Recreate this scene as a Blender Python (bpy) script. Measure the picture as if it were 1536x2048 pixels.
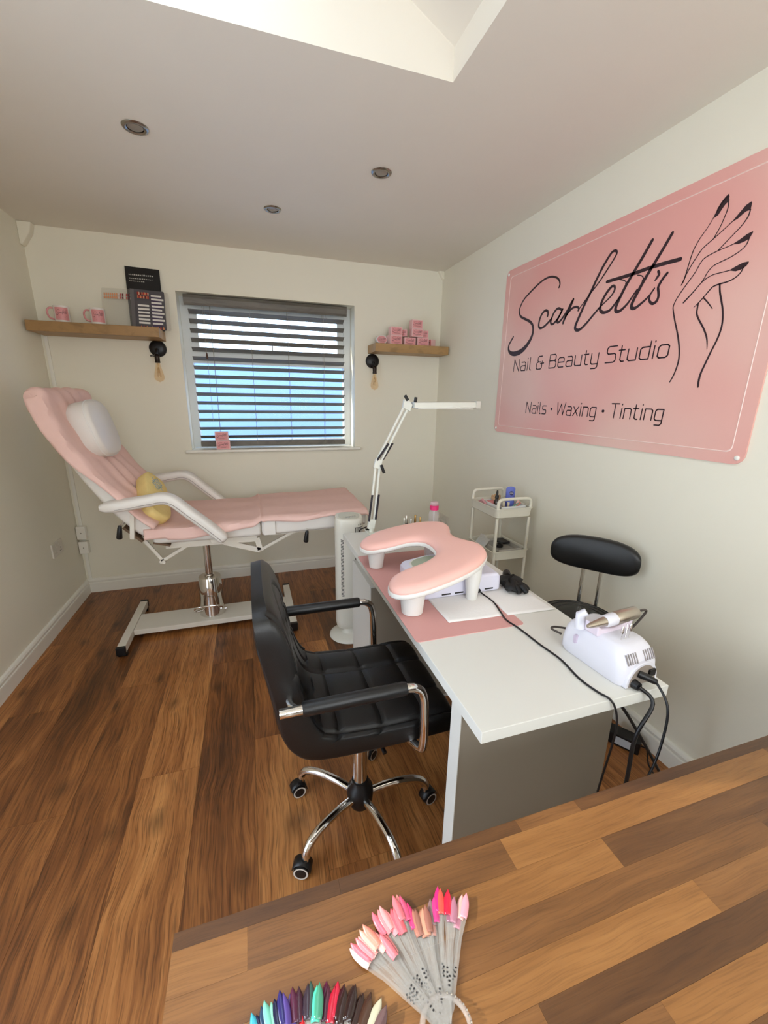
import bpy, bmesh, math, random
from mathutils import Vector, Matrix
random.seed(7)
for o in list(bpy.data.objects): bpy.data.objects.remove(o, do_unlink=True)
SC = bpy.context.scene
COL = SC.collection
PI = math.pi

# ---------------------------------------------------------------- camera, world, lights, exposure
def make_camera():
    cd = bpy.data.cameras.new('camera'); co = bpy.data.objects.new('camera', cd); COL.objects.link(co)
    rx, ry, rz = -0.26729, 0.31272, 0.01591          # pitch, heading, roll
    c, s = math.cos, math.sin
    f = Vector((s(ry)*c(rx), c(ry)*c(rx), s(rx)))
    r = Vector((c(ry), -s(ry), 0)); u = r.cross(f)
    r2 = c(rz)*r + s(rz)*u; u2 = -s(rz)*r + c(rz)*u
    m = Matrix((r2, u2, -f)).transposed().to_4x4(); m.translation = Vector((1.2198, -3.3562, 1.4269))
    co.matrix_world = m
    cd.sensor_fit = 'HORIZONTAL'; cd.sensor_width = 36.0; cd.lens = 36.0*827.855/1536.0
    cd.clip_start = 0.01; cd.clip_end = 60
    SC.camera = co
make_camera()

vs = SC.view_settings
vs.view_transform = 'Standard'; vs.look = 'None'; vs.gamma = 1.0; vs.use_curve_mapping = False
vs.exposure = -0.24

w = bpy.data.worlds.new('daylight_sky'); SC.world = w; w.use_nodes = True
wb = w.node_tree.nodes['Background']; wb.inputs[0].default_value = (0.62, 0.78, 1.0, 1); wb.inputs[1].default_value = 5.0

def sun(name, direction, energy, color, angle):
    d = bpy.data.lights.new(name, 'SUN'); d.energy = energy; d.color = color; d.angle = angle
    o = bpy.data.objects.new(name, d); COL.objects.link(o)
    o.rotation_euler = Vector(direction).to_track_quat('-Z', 'Y').to_euler(); o.location = (0.5, 3, 5)
def area(name, loc, direction, sx, sy, power, color):
    d = bpy.data.lights.new(name, 'AREA'); d.shape = 'RECTANGLE'; d.size = sx; d.size_y = sy; d.energy = power; d.color = color
    o = bpy.data.objects.new(name, d); COL.objects.link(o); o.location = loc
    o.rotation_euler = Vector(direction).to_track_quat('-Z', 'Y').to_euler()
sun('sunlight', (0.86, -0.22, -0.46), 5.0, (1.0, 0.93, 0.82), 0.01)
# daylight entering through the rooflight, the glazed side door and an added front window
area('rooflight_daylight', (1.02, -2.45, 3.35), (0.45, 0.0, -1.0), 0.9, 0.5, 5, (1.0, 0.98, 0.94))
area('side_door_daylight', (-0.22, -3.05, 1.15), (1.0, 0.10, 0.0), 1.3, 1.9, 23, (0.94, 0.97, 1.0))
area('front_fill_light', (1.62, -4.80, 1.58), (-0.12, 1.0, 0.0), 1.9, 1.1, 36, (1.0, 0.90, 0.74))  # added fill for the back wall, ceiling and left wall

# ---------------------------------------------------------------- helpers
def lin(c):
    return tuple((v/255.0/12.92 if v/255.0 <= 0.04045 else ((v/255.0+0.055)/1.055)**2.4) for v in c)

def new_mat(name):
    m = bpy.data.materials.new(name); m.use_nodes = True
    return m, m.node_tree.nodes, m.node_tree.links, m.node_tree.nodes['Principled BSDF']

MATS = {}
def M(name, rgb=None, rough=0.5, metal=0.0, bump=0.0, bscale=200.0, var=0.0, vscale=6.0, coat=0.0, trans=0.0, ior=1.45, spec=0.5, emit=0.0):
    if name in MATS: return MATS[name]
    m, n, l, b = new_mat(name)
    c = lin(rgb)
    b.inputs['Base Color'].default_value = (*c, 1)
    b.inputs['Roughness'].default_value = rough; b.inputs['Metallic'].default_value = metal
    b.inputs['Coat Weight'].default_value = coat; b.inputs['IOR'].default_value = ior
    b.inputs['Specular IOR Level'].default_value = spec
    b.inputs['Transmission Weight'].default_value = trans
    if emit:
        b.inputs['Emission Color'].default_value = (*c, 1); b.inputs['Emission Strength'].default_value = emit
    tc = n.new('ShaderNodeTexCoord')
    nz = n.new('ShaderNodeTexNoise'); nz.inputs['Scale'].default_value = vscale; nz.inputs['Detail'].default_value = 4
    l.new(tc.outputs['Object'], nz.inputs['Vector'])
    mx = n.new('ShaderNodeMix'); mx.data_type = 'RGBA'
    v = max(var, 0.012)
    mx.inputs[6].default_value = (*[x*(1-v) for x in c], 1); mx.inputs[7].default_value = (*[min(1, x*(1+v)) for x in c], 1)
    l.new(nz.outputs['Fac'], mx.inputs[0]); l.new(mx.outputs[2], b.inputs['Base Color'])
    if bump > 0:
        nb = n.new('ShaderNodeTexNoise'); nb.inputs['Scale'].default_value = bscale; nb.inputs['Detail'].default_value = 3
        l.new(tc.outputs['Object'], nb.inputs['Vector'])
        bp = n.new('ShaderNodeBump'); bp.inputs['Strength'].default_value = bump; bp.inputs['Distance'].default_value = 0.002
        l.new(nb.outputs['Fac'], bp.inputs['Height']); l.new(bp.outputs['Normal'], b.inputs['Normal'])
    MATS[name] = m
    return m

def wood(name, cols, along='Y', scale=1.0, rough=0.45, grain=1.0, tone=0.35, coat=0.0, knots=False, nlong=2.2, nacross=34.0, pores=0.75, warp=0.05):
    """plank wood; each object gets its own stretch of grain and its own tone"""
    if name in MATS: return MATS[name]
    m, n, l, b = new_mat(name)
    tc = n.new('ShaderNodeTexCoord'); oi = n.new('ShaderNodeObjectInfo')
    off = n.new('ShaderNodeVectorMath'); off.operation = 'SCALE'; off.inputs[0].default_value = (7.3, 11.1, 3.7)
    l.new(oi.outputs['Random'], off.inputs['Scale'])
    add = n.new('ShaderNodeVectorMath'); l.new(tc.outputs['Object'], add.inputs[0]); l.new(off.outputs[0], add.inputs[1])
    # slow warp so the grain wanders into cathedrals
    wn = n.new('ShaderNodeTexNoise'); wn.inputs['Scale'].default_value = 2.6*scale; wn.inputs['Detail'].default_value = 2
    l.new(add.outputs[0], wn.inputs['Vector'])
    wm = n.new('ShaderNodeVectorMath'); wm.operation = 'SCALE'; wm.inputs['Scale'].default_value = warp/scale
    l.new(wn.outputs['Color'], wm.inputs[0])
    wadd = n.new('ShaderNodeVectorMath'); l.new(add.outputs[0], wadd.inputs[0]); l.new(wm.outputs[0], wadd.inputs[1])
    mp = n.new('ShaderNodeMapping')
    mp.inputs['Scale'].default_value = (nacross*scale, nlong*scale, 8*scale) if along == 'Y' else (nlong*scale, nacross*scale, 8*scale)
    l.new(wadd.outputs[0], mp.inputs['Vector'])
    g = n.new('ShaderNodeTexNoise'); g.inputs['Scale'].default_value = 1.0; g.inputs['Detail'].default_value = 7; g.inputs['Roughness'].default_value = 0.62
    g.inputs['Distortion'].default_value = 0.5*grain
    l.new(mp.outputs[0], g.inputs['Vector'])
    mp2 = n.new('ShaderNodeMapping')
    mp2.inputs['Scale'].default_value = (7*scale, 1.3*scale, 3) if along == 'Y' else (1.3*scale, 7*scale, 3)
    l.new(wadd.outputs[0], mp2.inputs['Vector'])
    g2 = n.new('ShaderNodeTexNoise'); g2.inputs['Scale'].default_value = 1.0; g2.inputs['Detail'].default_value = 3
    l.new(mp2.outputs[0], g2.inputs['Vector'])
    mix = n.new('ShaderNodeMath'); mix.operation = 'ADD'
    k1 = n.new('ShaderNodeMath'); k1.operation = 'MULTIPLY'; k1.inputs[1].default_value = 0.55; l.new(g.outputs['Fac'], k1.inputs[0])
    k2 = n.new('ShaderNodeMath'); k2.operation = 'MULTIPLY'; k2.inputs[1].default_value = 0.55; l.new(g2.outputs['Fac'], k2.inputs[0])
    l.new(k1.outputs[0], mix.inputs[0]); l.new(k2.outputs[0], mix.inputs[1])
    t = n.new('ShaderNodeMath'); t.operation = 'MULTIPLY_ADD'; t.inputs[1].default_value = tone; t.inputs[2].default_value = -tone*0.5 - 0.05
    l.new(oi.outputs['Random'], t.inputs[0])
    sm = n.new('ShaderNodeMath'); sm.operation = 'ADD'; l.new(mix.outputs[0], sm.inputs[0]); l.new(t.outputs[0], sm.inputs[1])
    cr = n.new('ShaderNodeValToRGB'); el = cr.color_ramp.elements
    ps = (0.26, 0.42, 0.56, 0.74)
    el[0].position = ps[0]; el[0].color = (*lin(cols[0]), 1); el[1].position = ps[3]; el[1].color = (*lin(cols[3]), 1)
    for i in (1, 2):
        e = el.new(ps[i]); e.color = (*lin(cols[i]), 1)
    l.new(sm.outputs[0], cr.inputs['Fac'])
    # fine dark pores
    mp3 = n.new('ShaderNodeMapping')
    mp3.inputs['Scale'].default_value = (260*scale, 9*scale, 20) if along == 'Y' else (9*scale, 260*scale, 20)
    l.new(wadd.outputs[0], mp3.inputs['Vector'])
    g3 = n.new('ShaderNodeTexNoise'); g3.inputs['Scale'].default_value = 1.0; g3.inputs['Detail'].default_value = 2
    l.new(mp3.outputs[0], g3.inputs['Vector'])
    r3 = n.new('ShaderNodeMapRange'); r3.inputs[1].default_value = 0.34; r3.inputs[2].default_value = 0.5; r3.inputs[3].default_value = pores; r3.inputs[4].default_value = 1.0
    l.new(g3.outputs['Fac'], r3.inputs[0])
    mul = n.new('ShaderNodeMix'); mul.data_type = 'RGBA'; mul.blend_type = 'MULTIPLY'; mul.inputs[0].default_value = 1.0
    l.new(cr.outputs[0], mul.inputs[6]); l.new(r3.outputs[0], mul.inputs[7])
    last = mul.outputs[2]
    if knots:
        vo = n.new('ShaderNodeTexVoronoi'); vo.voronoi_dimensions = '2D'; vo.inputs['Scale'].default_value = 1.0
        mk = n.new('ShaderNodeMapping'); mk.inputs['Scale'].default_value = (3.6, 2.0, 1)
        l.new(wadd.outputs[0], mk.inputs['Vector']); l.new(mk.outputs[0], vo.inputs['Vector'])
        rk = n.new('ShaderNodeMapRange'); rk.inputs[1].default_value = 0.0; rk.inputs[2].default_value = 0.13; rk.inputs[3].default_value = 0.45; rk.inputs[4].default_value = 1.0
        l.new(vo.outputs['Distance'], rk.inputs[0])
        mk2 = n.new('ShaderNodeMix'); mk2.data_type = 'RGBA'; mk2.blend_type = 'MULTIPLY'; mk2.inputs[0].default_value = 1.0
        l.new(last, mk2.inputs[6]); l.new(rk.outputs[0], mk2.inputs[7]); last = mk2.outputs[2]
    l.new(last, b.inputs['Base Color'])
    b.inputs['Roughness'].default_value = rough; b.inputs['Coat Weight'].default_value = coat
    bp = n.new('ShaderNodeBump'); bp.inputs['Strength'].default_value = 0.12; bp.inputs['Distance'].default_value = 0.001
    l.new(g.outputs['Fac'], bp.inputs['Height']); l.new(bp.outputs['Normal'], b.inputs['Normal'])
    MATS[name] = m
    return m

def glass_mat(name, rgb, alpha=0.15, rough=0.05, tint=0.1):
    """thin clear pane or plastic: mostly see-through, a little reflection and tint"""
    if name in MATS: return MATS[name]
    m = bpy.data.materials.new(name); m.use_nodes = True
    n, l = m.node_tree.nodes, m.node_tree.links
    b = n['Principled BSDF']; b.inputs['Base Color'].default_value = (*lin(rgb), 1); b.inputs['Roughness'].default_value = rough
    tr = n.new('ShaderNodeBsdfTransparent'); mx = n.new('ShaderNodeMixShader'); mx.inputs[0].default_value = alpha
    tr.inputs[0].default_value = (*[1-tint+tint*x for x in lin(rgb)], 1)
    l.new(tr.outputs[0], mx.inputs[1]); l.new(b.outputs[0], mx.inputs[2]); l.new(mx.outputs[0], n['Material Output'].inputs[0])
    MATS[name] = m
    return m

ORG = {}
def crom(pts, sub=6, closed=False):
    """Catmull-Rom through the points (tuples of any length)"""
    P = [tuple(p) for p in pts]; n = len(P)
    if n < 3 or sub < 2: return P
    out = []
    rng = n if closed else n-1
    for i in range(rng):
        if closed: a, b, c, d = P[(i-1) % n], P[i], P[(i+1) % n], P[(i+2) % n]
        else: a, b, c, d = P[max(i-1, 0)], P[i], P[i+1], P[min(i+2, n-1)]
        for k in range(sub):
            t = k/sub; t2 = t*t; t3 = t2*t
            out.append(tuple(0.5*((2*q)+(r-p)*t+(2*p-5*q+4*r-s)*t2+(-p+3*q-3*r+s)*t3) for p, q, r, s in zip(a, b, c, d)))
    if not closed: out.append(P[-1])
    return out

class MB:
    def __init__(s): s.v = []; s.f = []
    def add(s, vs, fs):
        o = len(s.v); s.v += [tuple(x) for x in vs]; s.f += [tuple(i+o for i in f) for f in fs]; return s
    def box(s, x0, x1, y0, y1, z0, z1):
        x0, x1 = sorted((x0, x1)); y0, y1 = sorted((y0, y1)); z0, z1 = sorted((z0, z1))
        return s.add([(x0,y0,z0),(x1,y0,z0),(x1,y1,z0),(x0,y1,z0),(x0,y0,z1),(x1,y0,z1),(x1,y1,z1),(x0,y1,z1)],
                     [(3,2,1,0),(4,5,6,7),(0,1,5,4),(1,2,6,5),(2,3,7,6),(3,0,4,7)])
    def obox(s, p0, p1, wid, thick, up=(0,0,1)):
        """bar of rectangular section from p0 to p1; wid across, thick along up"""
        p0, p1 = Vector(p0), Vector(p1); d = (p1-p0).normalized(); a = d.cross(Vector(up))
        if a.length < 1e-5: a = d.cross(Vector((1,0,0)))
        a.normalize(); b = a.cross(d).normalized(); a *= wid/2; b *= thick/2
        q = [p0-a-b, p0+a-b, p0+a+b, p0-a+b, p1-a-b, p1+a-b, p1+a+b, p1-a+b]
        return s.add(q, [(3,2,1,0),(4,5,6,7),(0,1,5,4),(1,2,6,5),(2,3,7,6),(3,0,4,7)])
    def rings(s, R, cap=True, closed_loop=False):
        n = len(R[0]); vs = [p for r in R for p in r]; fs = []
        m = len(R)
        for i in range(m if closed_loop else m-1):
            a = i*n; b = ((i+1) % m)*n
            for j in range(n):
                k = (j+1) % n; fs.append((a+j, a+k, b+k, b+j))
        if cap and not closed_loop:
            fs.append(tuple(reversed(range(n)))); fs.append(tuple((m-1)*n+j for j in range(n)))
        return s.add(vs, fs)
    def tube(s, pts, r, n=10, closed=False, cap=True):
        P = [Vector(p) for p in pts]; m = len(P); R = []
        rr = r if isinstance(r, (list, tuple)) else [r]*m
        prev = None
        for i in range(m):
            if closed: t = P[(i+1) % m]-P[i-1]
            else: t = P[min(i+1, m-1)]-P[max(i-1, 0)]
            if t.length < 1e-9: t = Vector((0,0,1))
            t.normalize()
            if prev is None:
                a = Vector((0,0,1)) if abs(t.z) < 0.9 else Vector((1,0,0))
                u = (a-t*a.dot(t)).normalized()
            else:
                u = prev-t*prev.dot(t)
                u = u.normalized() if u.length > 1e-6 else t.orthogonal().normalized()
            prev = u; v = t.cross(u)
            R.append([tuple(P[i]+u*rr[i]*math.cos(2*PI*k/n)+v*rr[i]*math.sin(2*PI*k/n)) for k in range(n)])
        return s.rings(R, cap, closed)
    def lathe(s, prof, c=(0,0,0), n=24, axis='z'):
        R = []
        for r, h in prof:
            ring = []
            for k in range(n):
                a = 2*PI*k/n; x, y = r*math.cos(a), r*math.sin(a)
                p = (x, y, h) if axis == 'z' else ((h, x, y) if axis == 'x' else (y, h, x))
                ring.append((p[0]+c[0], p[1]+c[1], p[2]+c[2]))
            R.append(ring)
        return s.rings(R)
    def prism(s, poly, fn0, fn1):
        n = len(poly)
        return s.rings([[fn0(p) for p in poly], [fn1(p) for p in poly]])
    def grid(s, fn, nu, nv):
        vs = [fn(i/nu, j/nv) for i in range(nu+1) for j in range(nv+1)]
        fs = [(i*(nv+1)+j, (i+1)*(nv+1)+j, (i+1)*(nv+1)+j+1, i*(nv+1)+j+1) for i in range(nu) for j in range(nv)]
        return s.add(vs, fs)
    def ribbon(s, pts, wid, fn, sub=4):
        """flat stroke of varying width in 2-D, mapped to 3-D by fn(u, v)"""
        q = crom([(p[0], p[1], ww) for p, ww in zip(pts, wid)], sub)
        L = []; Rr = []
        for i, (x, y, ww) in enumerate(q):
            a = q[max(i-1, 0)]; b = q[min(i+1, len(q)-1)]
            dx, dy = b[0]-a[0], b[1]-a[1]; d = math.hypot(dx, dy) or 1
            nx, ny = -dy/d*ww/2, dx/d*ww/2
            if i in (0, len(q)-1):      # rounded ends
                sgn = -1 if i == 0 else 1
                tx, ty = dx/d*ww/2*sgn, dy/d*ww/2*sgn
                ends = [(x+nx*math.cos(t)+tx*math.sin(t), y+ny*math.cos(t)+ty*math.sin(t)) for t in (0, PI/4, PI/2, 3*PI/4, PI)]
                s.add([fn(*e) for e in ends], [(0,1,2,3,4)])
            L.append((x+nx, y+ny)); Rr.append((x-nx, y-ny))
        n = len(L)
        s.add([fn(*p) for p in L]+[fn(*p) for p in Rr], [(i, i+1, n+i+1, n+i) for i in range(n-1)])
        return s
    def build(s, name, mat, parent=None, smooth=False, bevel=0.0, seg=2, local=False, subsurf=0, solid=0.0, fix=True):
        me = bpy.data.meshes.new(name)
        org = ORG.get(parent.name, Vector((0,0,0))) if (parent is not None and not local) else Vector((0,0,0))
        me.from_pydata([(x-org.x, y-org.y, z-org.z) for x, y, z in s.v], [], s.f); me.update()
        if fix:
            bm = bmesh.new(); bm.from_mesh(me); bmesh.ops.recalc_face_normals(bm, faces=bm.faces); bm.to_mesh(me); bm.free()
        if smooth: 
            for p in me.polygons: p.use_smooth = True
            me.set_sharp_from_angle(angle=math.radians(48))
        me.materials.append(mat)
        o = bpy.data.objects.new(name, me); COL.objects.link(o)
        if parent is not None:
            o.parent = parent; ORG[o.name] = org
        if bevel > 0:
            b = o.modifiers.new('bevel', 'BEVEL'); b.width = bevel; b.segments = seg; b.limit_method = 'ANGLE'; b.angle_limit = math.radians(40)
            if not smooth:
                for p in me.polygons: p.use_smooth = True
            wn = o.modifiers.new('wn', 'WEIGHTED_NORMAL'); wn.keep_sharp = True
        if solid: 
            sm = o.modifiers.new('solid', 'SOLIDIFY'); sm.thickness = solid; sm.offset = 0
        if subsurf:
            ss = o.modifiers.new('subd', 'SUBSURF'); ss.levels = subsurf; ss.render_levels = subsurf
        return o

def tag(o, label, cat, group=None):
    o['label'] = label; o['category'] = cat
    if group: o['group'] = group
    return o
def thing(name, label, cat, loc=(0,0,0), rotz=0.0, group=None):
    o = bpy.data.objects.new(name, None); COL.objects.link(o); o.empty_display_size = 0.05
    o.location = loc; o.rotation_euler = (0, 0, rotz); ORG[o.name] = Vector(loc)
    return tag(o, label, cat, group)
def struct(o): o['kind'] = 'structure'; return o
def single(o, base):
    """move a one-mesh thing's origin to its base"""
    b = Vector(base); o.data.transform(Matrix.Translation(-b)); o.location = b; return o
def copy_tree(o, parent=None):
    c = o.copy(); COL.objects.link(c); c.parent = parent
    for ch in [x for x in bpy.data.objects if x.parent == o]: copy_tree(ch, c)
    return c
def superbox(cx, cy, cz, hx, hy, hz, e=4.0, n=20, m=10, bulge=0.0):
    """pillow-like block: superellipsoid rings stacked along z"""
    R = []
    for i in range(m+1):
        ph = -PI/2+PI*i/m
        zz = math.copysign(abs(math.sin(ph))**(2/e), math.sin(ph)); rr = max(abs(math.cos(ph))**(2/e), 0.02)
        ring = []
        for k in range(n):
            a = 2*PI*k/n
            x = math.copysign(abs(math.cos(a))**(2/e), math.cos(a)); y = math.copysign(abs(math.sin(a))**(2/e), math.sin(a))
            ring.append((cx+hx*rr*x, cy+hy*rr*y, cz+hz*zz))
        R.append(ring)
    return R
def rrect(x0, x1, y0, y1, r, n=5):
    pts = []
    for (cx, cy, a0) in ((x1-r, y1-r, 0), (x0+r, y1-r, PI/2), (x0+r, y0+r, PI), (x1-r, y0+r, 3*PI/2)):
        for k in range(n+1):
            a = a0+PI/2*k/n; pts.append((cx+r*math.cos(a), cy+r*math.sin(a)))
    return pts

# common materials
WALL = M('wall_paint', (240, 234, 215), 0.7, bump=0.06, bscale=90, var=0.015)
CEIL = M('ceiling_paint', (236, 228, 214), 0.6, bump=0.05, bscale=80, var=0.015)
GLOSSW = M('white_gloss_paint', (240, 236, 224), 0.3)
CHROME = M('chrome', (225, 222, 218), 0.08, 1.0)
BLACKLEATHER = M('black_leather', (17, 17, 18), 0.34, bump=0.25, bscale=700, spec=0.6)
BLACKPL = M('black_plastic', (18, 17, 19), 0.4)
WHITEPL = M('white_plastic', (233, 231, 226), 0.35)
WHITEMEL = M('white_melamine', (222, 220, 212), 0.32, bump=0.03, bscale=900)
PINKPAD = M('pink_leatherette', (250, 196, 184), 0.42, bump=0.12, bscale=600)
# ================================================================= the room
W, H, YF = 2.766, 2.40, -4.60
WX0, WX1, WZ0, WZ1 = 0.806, 2.0425, 1.040, 2.105        # window opening
RD = 0.26                                                # depth of the back wall
DY0, DY1, DZ1 = -2.35, -3.75, 2.08                       # glazed door in the left wall
SX0, SX1, SY0, SY1 = 0.62, 1.910, -1.865, -3.05          # rooflight well

mb = MB(); mb.box(-0.2, WX0, 0, RD, -0.1, H+0.2); mb.box(WX1, W+0.2, 0, RD, -0.1, H+0.2)
mb.box(WX0, WX1, 0, RD, -0.1, WZ0-0.02); mb.box(WX0, WX1, 0, RD, WZ1, H+0.2)
struct(mb.build('wall_back', WALL))
struct(MB().box(W, W+0.15, YF-0.15, 0, -0.1, H+0.2).build('wall_right', WALL))
mb = MB(); mb.box(-0.2, 0, DY0, 0, -0.1, H+0.2); mb.box(-0.2, 0, YF-0.15, DY1, -0.1, H+0.2); mb.box(-0.2, 0, DY1, DY0, DZ1, H+0.2)
struct(mb.build('wall_left', WALL))
FX0, FX1, FZ0, FZ1 = .67, 2.57, 1.02, 2.12               # unseen window added behind the camera to brighten the room
mb = MB(); mb.box(0, FX0, YF-.15, YF, -.1, H+.2); mb.box(FX1, W, YF-.15, YF, -.1, H+.2); mb.box(FX0, FX1, YF-.15, YF, -.1, FZ0); mb.box(FX0, FX1, YF-.15, YF, FZ1, H+.2)
struct(mb.build('wall_front', WALL))
# ceiling around the rooflight well
mb = MB()
mb.box(0, SX0, YF, 0, H, H+0.03); mb.box(SX1, W, YF, 0, H, H+0.03); mb.box(SX0, SX1, SY0, 0, H, H+0.03); mb.box(SX0, SX1, YF, SY1, H, H+0.03)
struct(mb.build('ceiling', CEIL))
# the rooflight well: upright sides, top following the roof pitch
RZ = lambda x: 2.489+(SX1-x)*0.53
def well(name, poly, mat=CEIL):
    return struct(MB().add(poly, [tuple(range(len(poly)))]).build(name, mat, solid=0.02, fix=False))
well('trim_1', [(SX0,SY0+.01,H+.03),(SX1,SY0+.01,H+.03),(SX1,SY0+.01,RZ(SX1)),(SX0,SY0+.01,RZ(SX0))])
well('trim_2', [(SX1+.01,SY0,H+.03),(SX1+.01,SY1,H+.03),(SX1+.01,SY1,RZ(SX1)),(SX1+.01,SY0,RZ(SX1))])
well('trim_3', [(SX0-.01,SY0,H+.03),(SX0-.01,SY1,H+.03),(SX0-.01,SY1,RZ(SX0)),(SX0-.01,SY0,RZ(SX0))])
well('trim_4', [(SX0,SY1-.01,H+.03),(SX1,SY1-.01,H+.03),(SX1,SY1-.01,RZ(SX1)),(SX0,SY1-.01,RZ(SX0))])
GX0, GX1 = 0.74, 1.26                                    # glazed stretch of the slope
mb = MB()
def slope(x0, x1, y0, y1):
    q = [(x0,y0,RZ(x0)),(x1,y0,RZ(x1)),(x1,y1,RZ(x1)),(x0,y1,RZ(x0))]
    mb.add([(a,b,c+.03) for a,b,c in q]+q, [(0,1,2,3),(7,6,5,4),(0,4,5,1),(1,5,6,2),(2,6,7,3),(3,7,4,0)])
slope(GX1, SX1+.02, SY1-.02, SY0+.02); slope(SX0-.02, GX0, SY1-.02, SY0+.02); slope(GX0, GX1, SY0-.06, SY0+.02); slope(GX0, GX1, SY1-.02, SY1+.06)
struct(mb.build('trim_5', CEIL))
GLASS = glass_mat('window_glass', (235, 245, 250), 0.04, 0.02)
win2 = struct(MB().add([(GX0,SY1+.06,RZ(GX0)+.02),(GX1,SY1+.06,RZ(GX1)+.02),(GX1,SY0-.06,RZ(GX1)+.02),(GX0,SY0-.06,RZ(GX0)+.02)], [(0,1,2,3)]).build('window_2', GLASS, solid=0.006))

# boxed pipe in the back left corner under the ceiling
mb = MB(); mb.prism([(0,2.40),(0.075,2.40),(0.06,2.345),(0.012,2.275),(0,2.275)], lambda p:(p[0],0,p[1]), lambda p:(p[0],-0.055,p[1]))
struct(mb.build('trim_6', WALL, bevel=.006))
mb = MB(); mb.prism([(W,2.40),(W-.05,2.40),(W-.012,2.345),(W,2.345)], lambda p:(p[0],0,p[1]), lambda p:(p[0],-0.03,p[1]))
struct(mb.build('trim_7', WALL, bevel=.005))

# floor: slab and laminate planks running towards the window
FW = wood('laminate_oak', ((76,45,23), (122,73,36), (158,100,52), (196,134,76)), 'Y', 1.0, 0.36, 1.6, 0.24, knots=True, nlong=3.2, nacross=58, pores=.55, warp=.075)
floor = struct(MB().box(-.2, W+.15, YF-.15, RD, -0.1, -0.010).build('floor', M('floor_screed', (90,70,50), 0.8)))
PWD, PLN = 0.2125, 1.285
plank_me = {}
x = 0.0925-PWD; col = 0
while x < W:
    x0, x1 = max(x, 0.001), min(x+PWD, W-0.001)
    ys = YF-((col*0.47) % 1.0)*PLN
    while ys < 0:
        y0, y1 = max(ys, YF+.001), min(ys+PLN, -0.001)
        if y1-y0 > 0.02:
            key = (round(x1-x0, 4), round(y1-y0, 4)); g = 0.0004
            if key not in plank_me:
                hx, hy = (x1-x0)/2-g, (y1-y0)/2-g
                p = MB().box(-hx, hx, -hy, hy, -0.0099, 0).build('plank', FW, floor, local=True)
                plank_me[key] = p.data
            else:
                p = bpy.data.objects.new('plank', plank_me[key]); COL.objects.link(p); p.parent = floor
            p.location = ((x0+x1)/2, (y0+y1)/2, 0)
        ys += PLN
    x += PWD; col += 1

# skirting boards with a moulded top
def skirting(name, a, b, inward):
    """profile swept from a to b; inward = unit vector into the room"""
    prof = [(0,0),(0.018,0),(0.018,0.070),(0.0165,0.074),(0.0125,0.076),(0.0125,0.080),(0.016,0.084),(0.0165,0.092),(0.012,0.102),(0.006,0.106),(0,0.106)]
    f = lambda e: (lambda p: (e[0]+inward[0]*p[0], e[1]+inward[1]*p[0], p[1]))
    struct(MB().prism(prof, f(a), f(b)).build(name, GLOSSW))
skirting('baseboard_back', (0,0), (W,0), (0,-1))
skirting('baseboard_right', (W,-.018), (W,YF), (-1,0))
skirting('baseboard_left', (0,-.018), (0,DY0+.07), (1,0))
skirting('baseboard_front', (0.02,YF), (W-.02,YF), (0,1))

# glazed side door (out of the picture, it lights the room)
door = struct(MB().box(-0.20, 0.012, DY0, DY0+.06, 0, DZ1+.06).box(-0.20, 0.012, DY1-.06, DY1, 0, DZ1+.06).box(-0.20, 0.012, DY1, DY0, DZ1, DZ1+.06).build('door_1', GLOSSW))
UPVC = M('white_upvc', (228,230,228), 0.3)
for k in range(2):
    y1 = DY0-.70*k; y0 = y1-.70
    mb = MB(); mb.box(-.14, -.08, y0, y0+.07, .01, DZ1); mb.box(-.14, -.08, y1-.07, y1, .01, DZ1); mb.box(-.14, -.08, y0+.07, y1-.07, .01, .14); mb.box(-.14, -.08, y0+.07, y1-.07, DZ1-.08, DZ1)
    leaf = mb.build('door_leaf', UPVC, door)
    MB().box(-.113, -.107, y0+.07, y1-.07, .14, DZ1-.08).build('pane', GLASS, leaf)
    yh = y0+.035 if k == 0 else y1-.035
    MB().tube([(-.08,yh,1.0),(-.04,yh,1.0),(-.035,yh+(.10 if k == 0 else -.10),1.0)], .009, 8).build('door_handle', CHROME, leaf, smooth=True)

w3 = MB()  # frame and panes of the window added for the front fill
for (a, b, c, d) in ((FX0,FX0+.06,FZ0,FZ1), (FX1-.06,FX1,FZ0,FZ1), (FX0+.06,FX1-.06,FZ0,FZ0+.06), (FX0+.06,FX1-.06,FZ1-.06,FZ1), (1.59,1.65,FZ0+.06,FZ1-.06)): w3.box(a, b, YF-.11, YF-.05, c, d)
w3 = struct(w3.build('added_window_3', UPVC))
for (a, b) in ((FX0+.06,1.59), (1.65,FX1-.06)): MB().box(a, b, YF-.083, YF-.077, FZ0+.06, FZ1-.06).build('pane', GLASS, w3)
MB().box(FX0-.04, FX1+.04, YF-.05, YF+.03, FZ0-.02, FZ0).build('window_sill', GLOSSW, w3, bevel=.004)

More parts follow.
